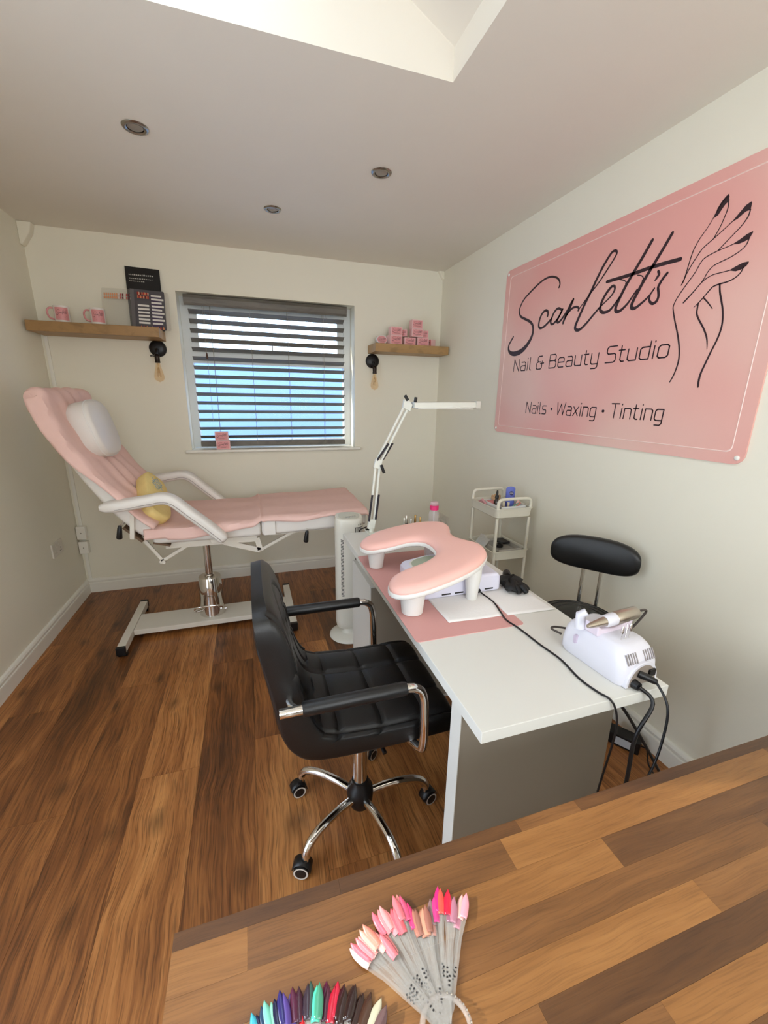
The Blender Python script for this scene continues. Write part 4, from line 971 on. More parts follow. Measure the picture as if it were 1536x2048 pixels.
for k in range(4):
    for q in range(4):
        u = .006+q*.017; v = .052+k*.018
        MB().add([dcf(u,v,top_h(u)+.0008), dcf(u+.012,v,top_h(u+.012)+.0008), dcf(u+.012,v+.012,top_h(u+.012)+.0008), dcf(u,v+.012,top_h(u)+.0008)], [(0,1,2,3)]).build('top_vent', VNT, dc)
mb = MB()
for u in (-.085, -.035, .085):
    mb.prism([(u,.012),(u+.034,.012),(u+.034,.017),(u,.017)], lambda p: dcf(p[0],-hw_-.0012,p[1]), lambda p: dcf(p[0],-hw_+.002,p[1]))
mb.build('side_slots', SLOT, dc)
MB().tube([dcf(.055,-hw_-.012,.016), dcf(.055,-hw_+.004,.016)], .008, 10).build('cable_plug', BLACKPL, dc, smooth=True)
# its cable across the desk and down to the floor
pe = dcf(.055, -hw_-.012, .016)
cab = crom([pe,(1.978,-2.178,.757),(1.985,-2.240,.7535),(1.968,-2.310,.7545),(1.958,-2.355,.7545),(1.968,-2.410,.7535),(1.974,-2.500,.753),(1.982,-2.575,.753),(1.972,-2.655,.753),(1.978,-2.708,.753),(1.985,-2.736,.754),(1.994,-2.748,.735),(2.004,-2.752,.690),(2.012,-2.744,.62),(2.05,-2.70,.42),(2.12,-2.64,.22),(2.16,-2.60,.08),(2.20,-2.585,.006),(2.27,-2.53,.004),(2.33,-2.47,.004)], 6)
tag(single(MB().tube(cab, .0027, 7).build('power_cable', BLACKPL, smooth=True), (1.98,-2.5,.75)), 'thin black cable running across the white desk from the nail lamp', 'cable', 'black cables by the desk')

# black glove lying behind the collector
GLV = M('black_nitrile', (14,14,15), .5, bump=.5, bscale=60)
gv = thing('black_glove', 'crumpled black disposable glove on the desk behind the nail lamp', 'glove', (2.115,-2.155,DZ))
rnd = random.Random(3)
R = []
for i in range(9):
    ph = -PI/2+PI*i/8; ring = []
    for k in range(22):
        a = 2*PI*k/22
        rr = math.cos(ph)*(1+.22*math.sin(3*a+1)+.14*math.sin(7*a+2.0*ph)+.08*rnd.uniform(-1,1))+.02
        ring.append((2.112+.042*rr*math.cos(a)+.014*math.sin(a), -2.150+.050*rr*math.sin(a), max(DZ+.001, DZ+.020+.021*math.sin(ph)*(1+.3*math.sin(4*a)))))
    R.append(ring)
MB().rings(R).build('glove_palm', GLV, gv, smooth=True)
for k, (dx, dy, L) in enumerate(((-.010,-.055,.040), (.012,-.060,.044), (.028,-.045,.038), (.030,.030,.045), (.020,-.02,.046))):
    a = math.atan2(dy, dx); p0 = Vector((2.112+.6*dx, -2.150+.6*dy, DZ+.018)); d = Vector((math.cos(a), math.sin(a), 0))
    MB().tube([tuple(p0), tuple(p0+d*L*.4+Vector((0,0,.006+.004*(k % 2)))), tuple(p0+d*L*.8+Vector((.004,0,-.004))), tuple(p0+d*L)], [.013,.012,.010,.003], 9).build('glove_finger', GLV, gv, smooth=True)
MB().tube([(2.13,-2.10,DZ+.020),(2.142,-2.075,DZ+.026),(2.150,-2.050,DZ+.014)], [.018,.015,.004], 8).build('glove_cuff', GLV, gv, smooth=True)

# desk lamp
LWH = M('lamp_white', (228,228,216), .35)
lx, ly = 1.790, -1.395
lp = thing('desk_lamp', 'white spring-arm desk lamp clamped to the far end of the desk', 'lamp', (lx,ly,DZ))
MB().box(lx-.022, lx+.022, ly-.02, ly+.075, DZ+.0003, DZ+.006).box(lx-.018, lx+.018, DYF+.001, DYF+.034, DZ-.06, DZ+.006).box(lx-.018, lx+.018, ly+.015, DYF+.034, DZ-.066, DZ-.058).lathe([(.012,.006),(.012,.03),(.009,.032)], (lx,ly+.01,DZ), 14).build('clamp', LWH, lp, bevel=.001)
MB().tube([(lx,ly+.03,DZ-.031),(lx,ly+.03,DZ-.058)], .006, 8).build('clamp_screw', CHROME, lp, smooth=True)
ly2 = ly+.010
E1 = (1.820, 1.112); E2 = (1.968, 1.398)
def arm2(x0, z0, x1, z1, off, nm):
    d = Vector((x1-x0,0,z1-z0)).normalized(); pn = Vector((-d.z,0,d.x))*off
    mb = MB()
    for s_ in (-1, 1):
        mb.obox((x0+pn.x*s_,ly2,z0+pn.z*s_), (x1+pn.x*s_,ly2,z1+pn.z*s_), .010, .010, (0,1,0))
    return mb.build(nm, LWH, lp, bevel=.001)
la = arm2(lx, DZ+.045, E1[0], E1[1], .011, 'lower_arm'); ua = arm2(E1[0]+.004, E1[1]+.012, E2[0], E2[1], .011, 'upper_arm')
MB().obox((lx-.004,ly2,DZ+.025),(lx+.004,ly2,DZ+.075),.036,.018,(0,1,0)).build('base_bracket', LWH, lp, bevel=.002)
MB().obox((E1[0]-.006,ly2-.003,E1[1]-.022),(E1[0]+.006,ly2-.003,E1[1]+.024),.036,.016,(0,1,0)).build('elbow_bracket', LWH, lp, bevel=.002)
MB().prism([(E2[0]-.024,E2[1]-.012),(E2[0]+.014,E2[1]-.030),(E2[0]+.026,E2[1]+.002),(E2[0]+.006,E2[1]+.024),(E2[0]-.018,E2[1]+.028)], lambda p:(p[0],ly2-.010,p[1]), lambda p:(p[0],ly2+.010,p[1])).build('head_bracket', LWH, lp, bevel=.002)
SPR = M('spring_black', (34,26,34), .5)
def spring(p0, p1, par):
    p0, p1 = Vector(p0), Vector(p1); n = 60; turns = 26
    d = (p1-p0); ax = d.normalized(); u = ax.orthogonal().normalized(); v = ax.cross(u)
    pts = [tuple(p0+d*(i/n)+u*.0052*math.cos(2*PI*turns*i/n)+v*.0052*math.sin(2*PI*turns*i/n)) for i in range(n+1)]
    MB().tube([tuple(p0), tuple(p1)], .0056, 8).build('spring', SPR, par, smooth=True)
spring((lx-.016,ly2-.008,DZ+.068), (lx+.001,ly2-.008,DZ+.205), la); spring((lx+.020,ly2-.008,DZ+.075), (lx+.036,ly2-.008,DZ+.205), la)
spring((E1[0]-.006,ly2-.008,E1[1]+.018), (E1[0]+.052,ly2-.008,E1[1]+.100), ua); spring((E1[0]+.030,ly2+.008,E1[1]+.020), (E1[0]+.080,ly2+.008,E1[1]+.100), ua)
for (kx, kz, tx, tz) in ((E1[0]+.014,E1[1]-.004,.016,-.042), (E2[0]-.002,E2[1]+.022,-.016,.024), (E2[0]+.036,E2[1]+.012,.004,.026)):
    MB().obox((kx,ly2-.014,kz), (kx+tx,ly2-.014,kz+tz), .014, .010, (0,1,0)).build('wing_knob', BLACKPL, lp, bevel=.002)
hx0, hx1 = E2[0]+.030, E2[0]+.385
hb = MB().prism([(-.030,-.012),(.030,-.012),(.026,.014),(.012,.018),(-.012,.018),(-.026,.014)], lambda p:(hx0,ly2+p[0],E2[1]+p[1]-.002), lambda p:(hx1-.018,ly2+p[0],E2[1]+p[1]+.004)).build('lamp_head', LWH, lp, bevel=.002)
MB().box(hx1-.018, hx1+.008, ly2-.031, ly2+.031, E2[1]-.012, E2[1]+.024).build('head_end_cap', M('cap_white', (214,210,198), .3), hb, bevel=.002)
MB().box(hx0+.02, hx1-.03, ly2-.024, ly2+.024, E2[1]-.018, E2[1]-.013).build('diffuser', M('diffuser_white', (240,236,226), .3), hb)
MB().tube(crom([(lx-.02,ly+.03,DZ+.03),(lx-.045,ly+.03,DZ+.022),(lx-.05,ly+.055,DZ+.006),(lx-.048,ly+.09,DZ-.05),(lx-.045,ly+.095,DZ-.25),(lx-.03,ly+.09,DZ-.50)], 5), .003, 7).build('lamp_cable', BLACKPL, lp, smooth=True)

# polishes, powder puff tub and pump bottle at the far end
tray = thing('polish_tray', 'small white tray holding nail polish bottles at the far desk end', 'tray', (2.01,-1.39,DZ))
mb = MB(); mb.box(1.945, 2.095, -1.425, -1.362, DZ+.0003, DZ+.003)
for (a, b, c, d) in ((1.945,2.095,-1.425,-1.4225), (1.945,2.095,-1.3645,-1.362), (1.945,1.9475,-1.425,-1.362), (2.0925,2.095,-1.425,-1.362)): mb.box(a, b, c, d, DZ+.003, DZ+.022)
mb.build('tray_shell', WHITEPL, tray)
def polish(x, y, capcol, capname, bodyc, bodyn, h, label):
    t = thing('polish_bottle', label, 'bottle', (x,y,DZ+.003), group='nail polish bottles in the tray')
    b = MB().rings([[(x+p[0], y+p[1], DZ+.0035+z) for p in rrect(-.011*k, .011*k, -.011*k, .011*k, .003)] for z, k in ((0,.95),(.002,1),(.030,1),(.034,.8),(.036,.45),(.039,.42))]).build('glass_body', M(bodyn, bodyc, .12, coat=.5), t, smooth=False)
    MB().lathe([(.0058,.0365),(.0062,.038),(.0054,.038+h),(.0045,.039+h)], (x,y,DZ+.003), 16).build('cap', M(capname, capcol, .25, .6), t, smooth=True)
    MB().box(x-.008, x+.008, y-.0114, y-.0110, DZ+.008, DZ+.026).build('paper_label', M('bottle_label', (210,206,206), .5), b)
SIL, GLD = (200,196,184), (176,140,84)
polish(1.962, -1.408, SIL, 'cap_silver', (24,22,28), 'polish_black', .036, 'black nail polish with silver cap, leftmost in the tray')
polish(1.984, -1.382, SIL, 'cap_silver', (34,26,34), 'polish_dark', .040, 'dark nail polish with silver cap, set back in the tray')
polish(2.000, -1.408, SIL, 'cap_silver', (70,66,72), 'polish_grey', .030, 'grey nail polish with white label in the tray')
polish(2.030, -1.392, GLD, 'cap_gold', (40,20,24), 'polish_brown', .042, 'dark nail polish with gold cap in the middle of the tray')
polish(2.052, -1.408, GLD, 'cap_gold', (26,18,22), 'polish_brown2', .034, 'dark nail polish with short gold cap, right in the tray')
tb = thing('powder_tub', 'clear round tub with pink powder beside the pump bottle', 'tub', (2.088,-1.445,DZ))
MB().lathe([(.001,.0005),(.020,.0005),(.026,.012),(.033,.040),(.034,.050),(.032,.050),(.024,.013),(.018,.004),(.001,.004)], (2.088,-1.452,DZ), 24).build('clear_tub', glass_mat('clear_tub', (236,220,218), .3, .08), tb, smooth=True)
MB().lathe([(.001,.005),(.018,.005),(.028,.036),(.024,.044),(.012,.050),(.001,.051)], (2.088,-1.452,DZ), 20).build('pink_powder', M('powder_pink', (226,150,146), .8), tb, smooth=True)
pb = thing('pump_bottle', 'clear plastic remover bottle with bright pink collar at the far desk end', 'bottle', (2.140,-1.385,DZ))
bx_, by_ = 2.140, -1.388
MB().lathe([(.001,.0005),(.026,.0005),(.028,.004),(.028,.086),(.025,.094),(.019,.098),(.019,.104)], (bx_,by_,DZ), 28).build('clear_body', glass_mat('clear_bottle', (240,232,232), .22, .06), pb, smooth=True)
MB().lathe([(.001,.003),(.0265,.003),(.0265,.012),(.001,.012)], (bx_,by_,DZ), 24).build('pink_liquid', glass_mat('pink_liquid', (236,130,160), .55, .1), pb, smooth=True)
MB().lathe([(.019,.104),(.0235,.105),(.0235,.128),(.019,.130)], (bx_,by_,DZ), 28).build('collar', M('hot_pink', (232,56,120), .35), pb, smooth=True)
MB().lathe([(.0225,.130),(.023,.140),(.020,.148),(.001,.149)], (bx_,by_,DZ), 28).build('clear_cap', glass_mat('clear_cap', (244,214,222), .35, .06), pb, smooth=True)
MB().tube([(bx_,by_,DZ+.012),(bx_,by_,DZ+.110)], .003, 8).build('dip_tube', WHITEPL, pb, smooth=True)
tag(single(MB().rings([[(2.150+p[0],-1.470+p[1],DZ+z) for p in rrect(-.018,.018,-.030,.030,.006)] for z in (.0003,.010,.012)]).build('pink_nail_file_block', M('file_pink', (236,140,160), .8)), (2.15,-1.47,DZ)), 'small pink buffing block beside the pump bottle', 'nail file')

# ================================================================= nail drill
NDW = M('drill_white', (222,220,228), .28)
nd = thing('nail_drill', 'white electric nail drill unit on the near desk corner', 'nail drill', (2.085,-2.600,DZ))
ndx, ndy, na = 2.098, -2.608, math.radians(5)
def nf(u, v, h): return (ndx+u*math.cos(na)-v*math.sin(na), ndy+u*math.sin(na)+v*math.cos(na), DZ+h)
R = []
for (h, vf, vb, wd) in ((.0005,-.100,.096,.062),(.010,-.103,.101,.066),(.030,-.103,.101,.066),(.050,-.101,.099,.065),(.070,-.094,.096,.061),(.084,-.084,.090,.056),(.093,-.074,.082,.050),(.097,-.066,.074,.044)):
    R.append([nf(p[0], p[1], h) for p in rrect(-wd, wd, vf, vb, .026, 5)])
MB().rings(R).build('housing', NDW, nd, smooth=True)
arch = [(.052*math.cos(t), .008+.050*math.sin(t)) for t in [PI*k/14 for k in range(15)]]
ap = [(-.052,.0015)]+[(-a, b) for a, b in arch][0:]+[(.052,.0015)]
ap = [(.052,.0015)]+[(a, b) for a, b in arch]+[(-.052,.0015)]
MB().prism(ap, lambda p: nf(p[0]*1.06, -.092, p[1]*1.06), lambda p: nf(p[0]*1.06, -.1065, p[1]*1.06)).build('socket_surround', NDW, nd, bevel=.002)
MB().prism(ap, lambda p: nf(p[0]*.9, -.104, .001+p[1]*.92), lambda p: nf(p[0]*.9, -.1070, .001+p[1]*.92)).build('socket_panel', M('panel_taupe', (146,134,124), .5), nd)
MB().prism([(.018,.020),(.040,.020),(.040,.038),(.018,.038)], lambda p: nf(p[0],-.105,p[1]), lambda p: nf(p[0],-.112,p[1])).build('rocker_switch', BLACKPL, nd, bevel=.001)
for side in (-1, 1):
    for k in range(5):
        u = side*.030-.018+k*.008
        q = lambda t: nf(u+.001*t, -.0995+.013*t, .0600+.022*t)
        MB().obox(q(0), q(1), .0026, .003).build('cooling_slot', M('slot_grey', (150,142,140), .6), nd)
for k, (u, L, r) in enumerate(((-.022,.036,.0036), (-.008,.040,.0016), (.006,.038,.0044))):
    MB().tube([nf(u,-.050,.094), nf(u+.004,-.048,.094+L*.5), nf(u+.005,-.047,.094+L*.55), nf(u+.009,-.044,.094+L)], [.0013,.0013,r,r*.8], 8).build('drill_bit', CHROME, nd, smooth=True)
MB().prism(rrect(-.0045,.0045,-.012,.012,.003,3), lambda p: nf(-.0702,.045+p[0],.055+p[1]), lambda p: nf(-.062,.045+p[0],.055+p[1])).build('side_notch', M('notch_lilac', (200,186,204), .5), nd)
# handpiece cradle
CRD = M('cradle_pink', (226,212,224), .3)
mb = MB()
mb.prism([(-.058,.090),(.062,.090),(.074,.122),(.050,.114),(.0,.104),(-.046,.112),(-.062,.124)], lambda p: nf(p[0],-.012,p[1]), lambda p: nf(p[0],.030,p[1]))
mb.build('handpiece_cradle', CRD, nd, bevel=.004)
MB().tube([nf(-.060,.042,.090), nf(-.062,.044,.128), nf(-.052,.036,.138)], [.014,.013,.010], 12).build('cradle_post', NDW, nd, smooth=True)
STEEL = M('satin_steel', (190,180,168), .28, 1.0)
hp0, hp1 = Vector((2.004,-2.624,DZ+.128)), Vector((2.176,-2.612,DZ+.136))
ax = (hp1-hp0).normalized(); hp = lambda t: tuple(hp0+(hp1-hp0)*t)
hpc = MB().tube([hp(0), hp(.05), hp(.10), hp(.30), hp(.34)], [.0045,.007,.008,.0115,.013], 16).tube([hp(.52), hp(.54), hp(.78), hp(.80), hp(.96), hp(1.0)], [.0155,.0175,.0175,.0168,.0168,.013], 18).build('handpiece', STEEL, nd, smooth=True)
MB().tube([hp(.33), hp(.36), hp(.52), hp(.535)], [.0135,.016,.017,.016], 18).build('grip_ring', NDW, hpc, smooth=True)
MB().tube(crom([hp(1.0), tuple(hp0+(hp1-hp0)*1.10), (2.212,-2.608,DZ+.134), (2.216,-2.606,DZ+.122), (2.196,-2.590,DZ+.070), (2.180,-2.565,DZ+.030), (2.160,-2.520,DZ+.010), nf(.05,.130,.004), nf(-.02,.155,.020), nf(-.055,.140,.030), nf(-.050,.108,.030)], 5), .0032, 8).build('handpiece_cable', M('cable_brown', (70,62,58), .5), nd, smooth=True)
MB().tube([nf(-.030,-.106,.012), nf(-.030,-.122,.012)], [.012,.010], 12).build('round_plug', BLACKPL, nd, smooth=True)
MB().tube([nf(-.018,-.106,.036), nf(-.002,-.124,.030), nf(.010,-.134,.024)], [.009,.009,.007], 12).build('angled_plug', BLACKPL, nd, smooth=True)
# cables from the drill down behind the counter
ya = nf(-.030,-.122,.012)
tag(single(MB().tube(crom([ya,(ya[0]+.015,-2.762,.735),(2.045,-2.772,.66),(2.075,-2.752,.50),(2.14,-2.70,.30),(2.22,-2.64,.14),(2.33,-2.60,.03),(2.46,-2.56,.006),(2.56,-2.52,.006)], 6), .0048, 8).build('power_cable', BLACKPL, smooth=True), (2.06,-2.76,.6)), 'thick black cable hanging from the drill over the desk end', 'cable', 'black cables by the desk')
yb = nf(.010,-.134,.024)
tag(single(MB().tube(crom([yb,(2.120,-2.778,.735),(2.112,-2.790,.66),(2.085,-2.795,.56),(2.075,-2.76,.42),(2.10,-2.70,.24),(2.16,-2.64,.09),(2.235,-2.585,.006),(2.30,-2.52,.004),(2.345,-2.46,.004)], 6), .0030, 8).build('power_cable', BLACKPL, smooth=True), (2.12,-2.78,.6)), 'thin black cable from the drill crossing the thick one', 'cable', 'black cables by the desk')
tag(single(MB().tube(crom([(2.13,-2.60,.66),(2.20,-2.63,.56),(2.30,-2.66,.40),(2.36,-2.66,.30),(2.40,-2.63,.18),(2.42,-2.585,.05),(2.44,-2.53,.006),(2.46,-2.44,.006)], 6), .0045, 8).build('power_cable', BLACKPL, smooth=True), (2.3,-2.64,.4)), 'black cable looping out from under the desk toward the wall', 'cable', 'black cables by the desk')
ps = thing('power_adapter', 'black power adapter with white rating label on the floor under the desk', 'adapter', (2.672,-2.282,0))
psf = lambda u, v, h: (2.672+u*math.cos(.55)-v*math.sin(.55), -2.282+u*math.sin(.55)+v*math.cos(.55), h)
MB().prism(rrect(-.030,.030,-.062,.062,.006,3), lambda p: psf(p[0],p[1],.0005), lambda p: psf(p[0],p[1],.056)).build('adapter_case', BLACKPL, ps, bevel=.002)
MB().prism([(-.040,.010),(.034,.010),(.034,.046),(-.040,.046)], lambda p: psf(-.0304,p[0],p[1]), lambda p: psf(-.0300,p[0],p[1])).build('rating_label', M('label_silver', (196,200,206), .5), ps)
MB().tube(crom([psf(.012,-.062,.02), psf(.016,-.085,.012), (2.68,-2.40,.004), (2.65,-2.47,.004), (2.60,-2.56,.004)], 5), .003, 7).build('adapter_cable', BLACKPL, ps, smooth=True)
# ================================================================= swivel chair
CHX, CHY = 1.503, -2.262
chair = thing('swivel_chair', 'black padded swivel armchair with chrome base drawn up to the nail desk', 'chair', (CHX,CHY,0))
SY = -2.238; HWD = .212
outer = crom([(1.196,.935),(1.196,.860),(1.207,.790),(1.226,.670),(1.241,.575),(1.270,.508),(1.318,.474),(1.454,.462),(1.634,.462),(1.735,.470)], 9)
inner = crom([(1.757,.500),(1.745,.527),(1.700,.535),(1.620,.533),(1.540,.533),(1.460,.537),(1.390,.545),(1.345,.568),(1.318,.620),(1.302,.690),(1.288,.770),(1.272,.850),(1.250,.915),(1.225,.942)], 9)
NO, NI = len(outer), len(inner)
prof_all = outer+inner
def groove(d, w_=.0075): return math.exp(-(d/w_)**2)
def seat_ring(t):
    """t in -1..1 across the chair; the padding is puffed between stitched seams"""
    a = min(abs(t), 1); k = .55+.45*max(0, 1-a**9)**.36
    y = SY+HWD*t
    ring = []
    for i, (x, z) in enumerate(prof_all):
        if i < NO: f = i/(NO-1); j = inner[int(round((1-f)*(NI-1)))]
        else: f = (i-NO)/(NI-1); j = outer[int(round((1-f)*(NO-1)))]
        mxp, mzp = (x+j[0])/2, (z+j[1])/2
        X, Z = mxp+(x-mxp)*k, mzp+(z-mzp)*k
        if i >= NO:
            gy = max(groove(y-SY-.075), groove(y-SY+.075))
            edge = groove((HWD-abs(y-SY))-.022, .006)
            if z < .56:
                g = max(gy, groove(x-1.405), groove(x-1.530), groove(x-1.655), edge); Z -= .0075*g
                pu = abs(math.cos(PI*(y-SY)/.15)) if abs(y-SY) < .075 else abs(math.sin(PI*(abs(y-SY)-.075)/.137))
                Z += .006*pu*(1-a**8)
            else:
                g = max(groove(z-.665), groove(z-.770), edge)
                if z < .84: g = max(g, gy)
                g = max(g, groove(math.hypot((y-SY)/.165, (z-.70)/.205)*.17-.17, .005)*.9)
                X -= .008*g; X += .016*a**5
        if Z > .60: Z -= .085*max(0, (Z-.60)/.34)**1.5*(1-max(0, 1-a**4.5)**.3)
        wy = 1-.05*((Z-.62)/.3)**2 if Z > .62 else 1.0
        ring.append((X, SY+(y-SY)*wy, Z))
    return ring
ts = [math.sin(PI/2*math.sin(PI/2*(-1+2*i/120)))*.55+.45*(-1+2*i/120) for i in range(121)]
MB().rings([seat_ring(t) for t in ts]).build('seat_shell', BLACKLEATHER, chair, smooth=True)
for s_, ya in ((-1,-2.490), (1,-1.990)):
    p = crom([(1.243,ya,.690),(1.300,ya,.690),(1.45,ya,.690),(1.570,ya,.690)], 2)+crom([(1.590,ya,.687),(1.612,ya,.672),(1.622,ya,.640),(1.626,ya,.58),(1.628,ya-s_*.004,.49),(1.622,ya-s_*.02,.466),(1.600,ya-s_*.10,.455)], 4)
    a_ = MB().tube(p, .0125, 12).build('armrest_tube', CHROME, chair, smooth=True)
    MB().tube([(1.298,ya,.690),(1.304,ya,.690),(1.562,ya,.690),(1.570,ya,.690)], [.0165,.0185,.0185,.0165], 16).build('armrest_sleeve', BLACKLEATHER, a_, smooth=True)
    MB().tube([(1.290,ya,.690),(1.275,ya-s_*.02,.688),(1.268,ya-s_*.055,.686)], .010, 8).build('armrest_fixing', CHROME, a_, smooth=True)
MB().box(1.42, 1.60, SY-.09, SY+.09, .435, .464).build('seat_plate', BLACKPL, chair, bevel=.004)
MB().tube([(1.52,SY-.07,.445),(1.53,SY-.16,.436),(1.535,SY-.19,.428)], [.005,.005,.007], 8).build('height_lever', BLACKPL, chair, smooth=True)
MB().lathe([(.024,.16),(.024,.44)], (CHX,CHY,0), 20).build('gas_column', CHROME, chair, smooth=True)
MB().lathe([(.020,.062),(.036,.066),(.044,.090),(.046,.115),(.042,.138),(.032,.152),(.029,.168),(.022,.170)], (CHX,CHY,0), 24).build('hub', BLACKPL, chair, smooth=True)
RUB = M('caster_black', (24,23,24), .45); RIMW = M('caster_white_ring', (214,208,198), .4)
for k in range(5):
    a = math.radians(-4+72*k); d = Vector((math.cos(a), math.sin(a), 0)); c = Vector((CHX,CHY,0)); sd = Vector((-d.y, d.x, 0))
    P_ = lambda r, z: tuple(c+d*r+Vector((0,0,z)))
    leg = MB().tube(crom([P_(.035,.108), P_(.10,.122), P_(.17,.124), P_(.215,.112), P_(.238,.088), P_(.240,.070)], 4), .0135, 12).build('base_leg', CHROME, chair, smooth=True)
    ang = [.25,.6,PI+.15,PI-.35,PI-.1][k]; cd_ = Vector((math.cos(ang), math.sin(ang), 0)); ax_ = Vector((-cd_.y, cd_.x, 0)); cc_ = c+d*.240+cd_*.014
    wb_ = MB()
    for s_ in (-1, 1):
        ring = []
        for (o_, r_) in ((.005,.020),(.006,.0245),(.019,.0245),(.021,.020)):
            ring.append([tuple(cc_+ax_*o_*s_+Vector((0,0,.0250))+(cd_*math.cos(2*PI*q/20)+Vector((0,0,1))*math.sin(2*PI*q/20))*r_) for q in range(20)])
        wb_.rings(ring)
    cst = wb_.build('caster', RUB, leg, smooth=True)
    rg = MB()
    for s_ in (-1, 1):
        rg.rings([[tuple(cc_+ax_*(.0213)*s_+Vector((0,0,.0250))+(cd_*math.cos(2*PI*q/20)+Vector((0,0,1))*math.sin(2*PI*q/20))*r_) for q in range(20)] for r_ in (.0228,.0178)], cap=False)
    rg.build('caster_ring', RIMW, leg, fix=False)
    hood = []
    for q in range(11):
        t = math.radians(-10+200*q/10); hood.append(t)
    MB().grid(lambda i, j: tuple(cc_+ax_*(-.018+.036*j)+Vector((0,0,.0250))+(cd_*math.cos(math.radians(15+165*i))*1+Vector((0,0,1))*math.sin(math.radians(15+165*i)))*.0285), 10, 2).build('caster_hood', BLACKPL, leg, smooth=True, solid=.003)
    MB().tube([tuple(c+d*.240+Vector((0,0,.052))), tuple(c+d*.240+Vector((0,0,.080)))], .007, 8).build('caster_stem', CHROME, leg, smooth=True)

# ================================================================= stool by the wall
st_ = thing('black_stool', 'black round stool with padded oval backrest against the right wall', 'stool', (2.500,-2.108,0))
sn = Vector((-.79,-.61,0)).normalized(); sa = Vector((-sn.y, sn.x, 0))
sc_ = Vector((2.500,-2.108,0))
ring_prof = [(.02,0.4880),(.150,0.4880),(.166,0.4980),(.170,0.5180),(.166,0.5380),(.152,0.5480),(.148,0.5445),(.144,0.5480),(.128,0.5520),(.124,0.5485),(.120,0.5520),(.100,0.5550),(.096,0.5515),(.092,0.5550),(.060,0.5570),(.02,0.5575),(.001,0.5575)]
MB().lathe(ring_prof, tuple(sc_), 40).build('seat', BLACKLEATHER, st_, smooth=True)
pc_ = Vector((2.612,-2.030,.785))
R = []
for (d_, k) in ((-.024,.86),(-.018,.95),(-.006,1.0),(.010,1.0),(.020,.95),(.026,.86)):
    ring = []
    for q in range(40):
        a = 2*PI*q/40; e = 2.9
        uu = math.copysign(abs(math.cos(a))**(2/e), math.cos(a))*.176*k; vv = math.copysign(abs(math.sin(a))**(2/e), math.sin(a))*.076*k
        cur = .035*(uu/.176)**2
        v_ = pc_+sn*(d_+cur-.02)+sa*uu+Vector((0,0,vv)); ring.append(tuple(v_))
    R.append(ring)
MB().rings(R).build('backrest', BLACKLEATHER, st_, smooth=True)
for o_ in (-.036, .036):
    b0 = pc_+sa*o_-sn*.026
    MB().tube(crom([tuple(b0+Vector((0,0,.01))), tuple(b0+Vector((0,0,-.09))), tuple(b0+sn*.006+Vector((0,0,-.20))), tuple(b0+sn*.012+Vector((0,0,-.300))), tuple(b0+sn*.06+Vector((0,0,-.325))), tuple(b0+sn*.13+Vector((0,0,-.325)))], 4), .0085, 10).build('back_rod', CHROME, st_, smooth=True)
MB().lathe([(.020,.10),(.020,.486)], tuple(sc_), 16).build('gas_column', CHROME, st_, smooth=True)
MB().lathe([(.001,.002),(.165,.002),(.172,.008),(.160,.018),(.06,.034),(.028,.05),(.024,.11),(.001,.11)], tuple(sc_), 36).build('disc_base', CHROME, st_, smooth=True)

# ================================================================= trolley
TRW = M('trolley_cream', (224,218,200), .4)
TX0, TX1, TY0, TY1 = 2.478, 2.712, -1.470, -1.175
tro = thing('storage_trolley', 'slim cream three-tier storage trolley against the right wall', 'trolley', ((TX0+TX1)/2,(TY0+TY1)/2,0))
def trolley_tray(zr, dep):
    R = []
    for (ins, z) in ((.012,zr-dep+.0),(.004,zr-dep+.006),(.0,zr-.004),(-.004,zr-.002),(-.004,zr+.002),(.003,zr+.002),(.006,zr-.006),(.010,zr-dep+.008),(.014,zr-dep+.004)):
        R.append([(p[0],p[1],z) for p in rrect(TX0+ins, TX1-ins, TY0+ins, TY1-ins, .026, 5)])
    return MB().rings(R).build('tray', TRW, tro, smooth=False)
for zr in (.850, .600, .300): trolley_tray(zr, .055)
for (px, py) in ((TX0+.014,TY0+.014), (TX1-.014,TY0+.014), (TX0+.014,TY1-.014), (TX1-.014,TY1-.014)):
    MB().tube([(px,py,.058),(px,py,.795)], .0092, 12).build('post', TRW, tro, smooth=True)
    MB().lathe([(.004,-.009),(.020,-.008),(.022,0),(.020,.008),(.004,.009)], (px,py,.022), 18, 'x').tube([(px,py,.040),(px,py,.062)], .006, 8).build('wheel', M('wheel_grey', (120,116,110), .5), tro, smooth=True)
for py in (TY0+.012, TY1-.012):
    MB().tube(crom([(TX0+.012,py,.845),(TX0+.013,py,.880),(TX0+.022,py,.897),(TX0+.045,py,.903),((TX0+TX1)/2,py,.904),(TX1-.045,py,.903),(TX1-.022,py,.897),(TX1-.013,py,.880),(TX1-.012,py,.845)], 4), .0088, 10).build('handle', TRW, tro, smooth=True)
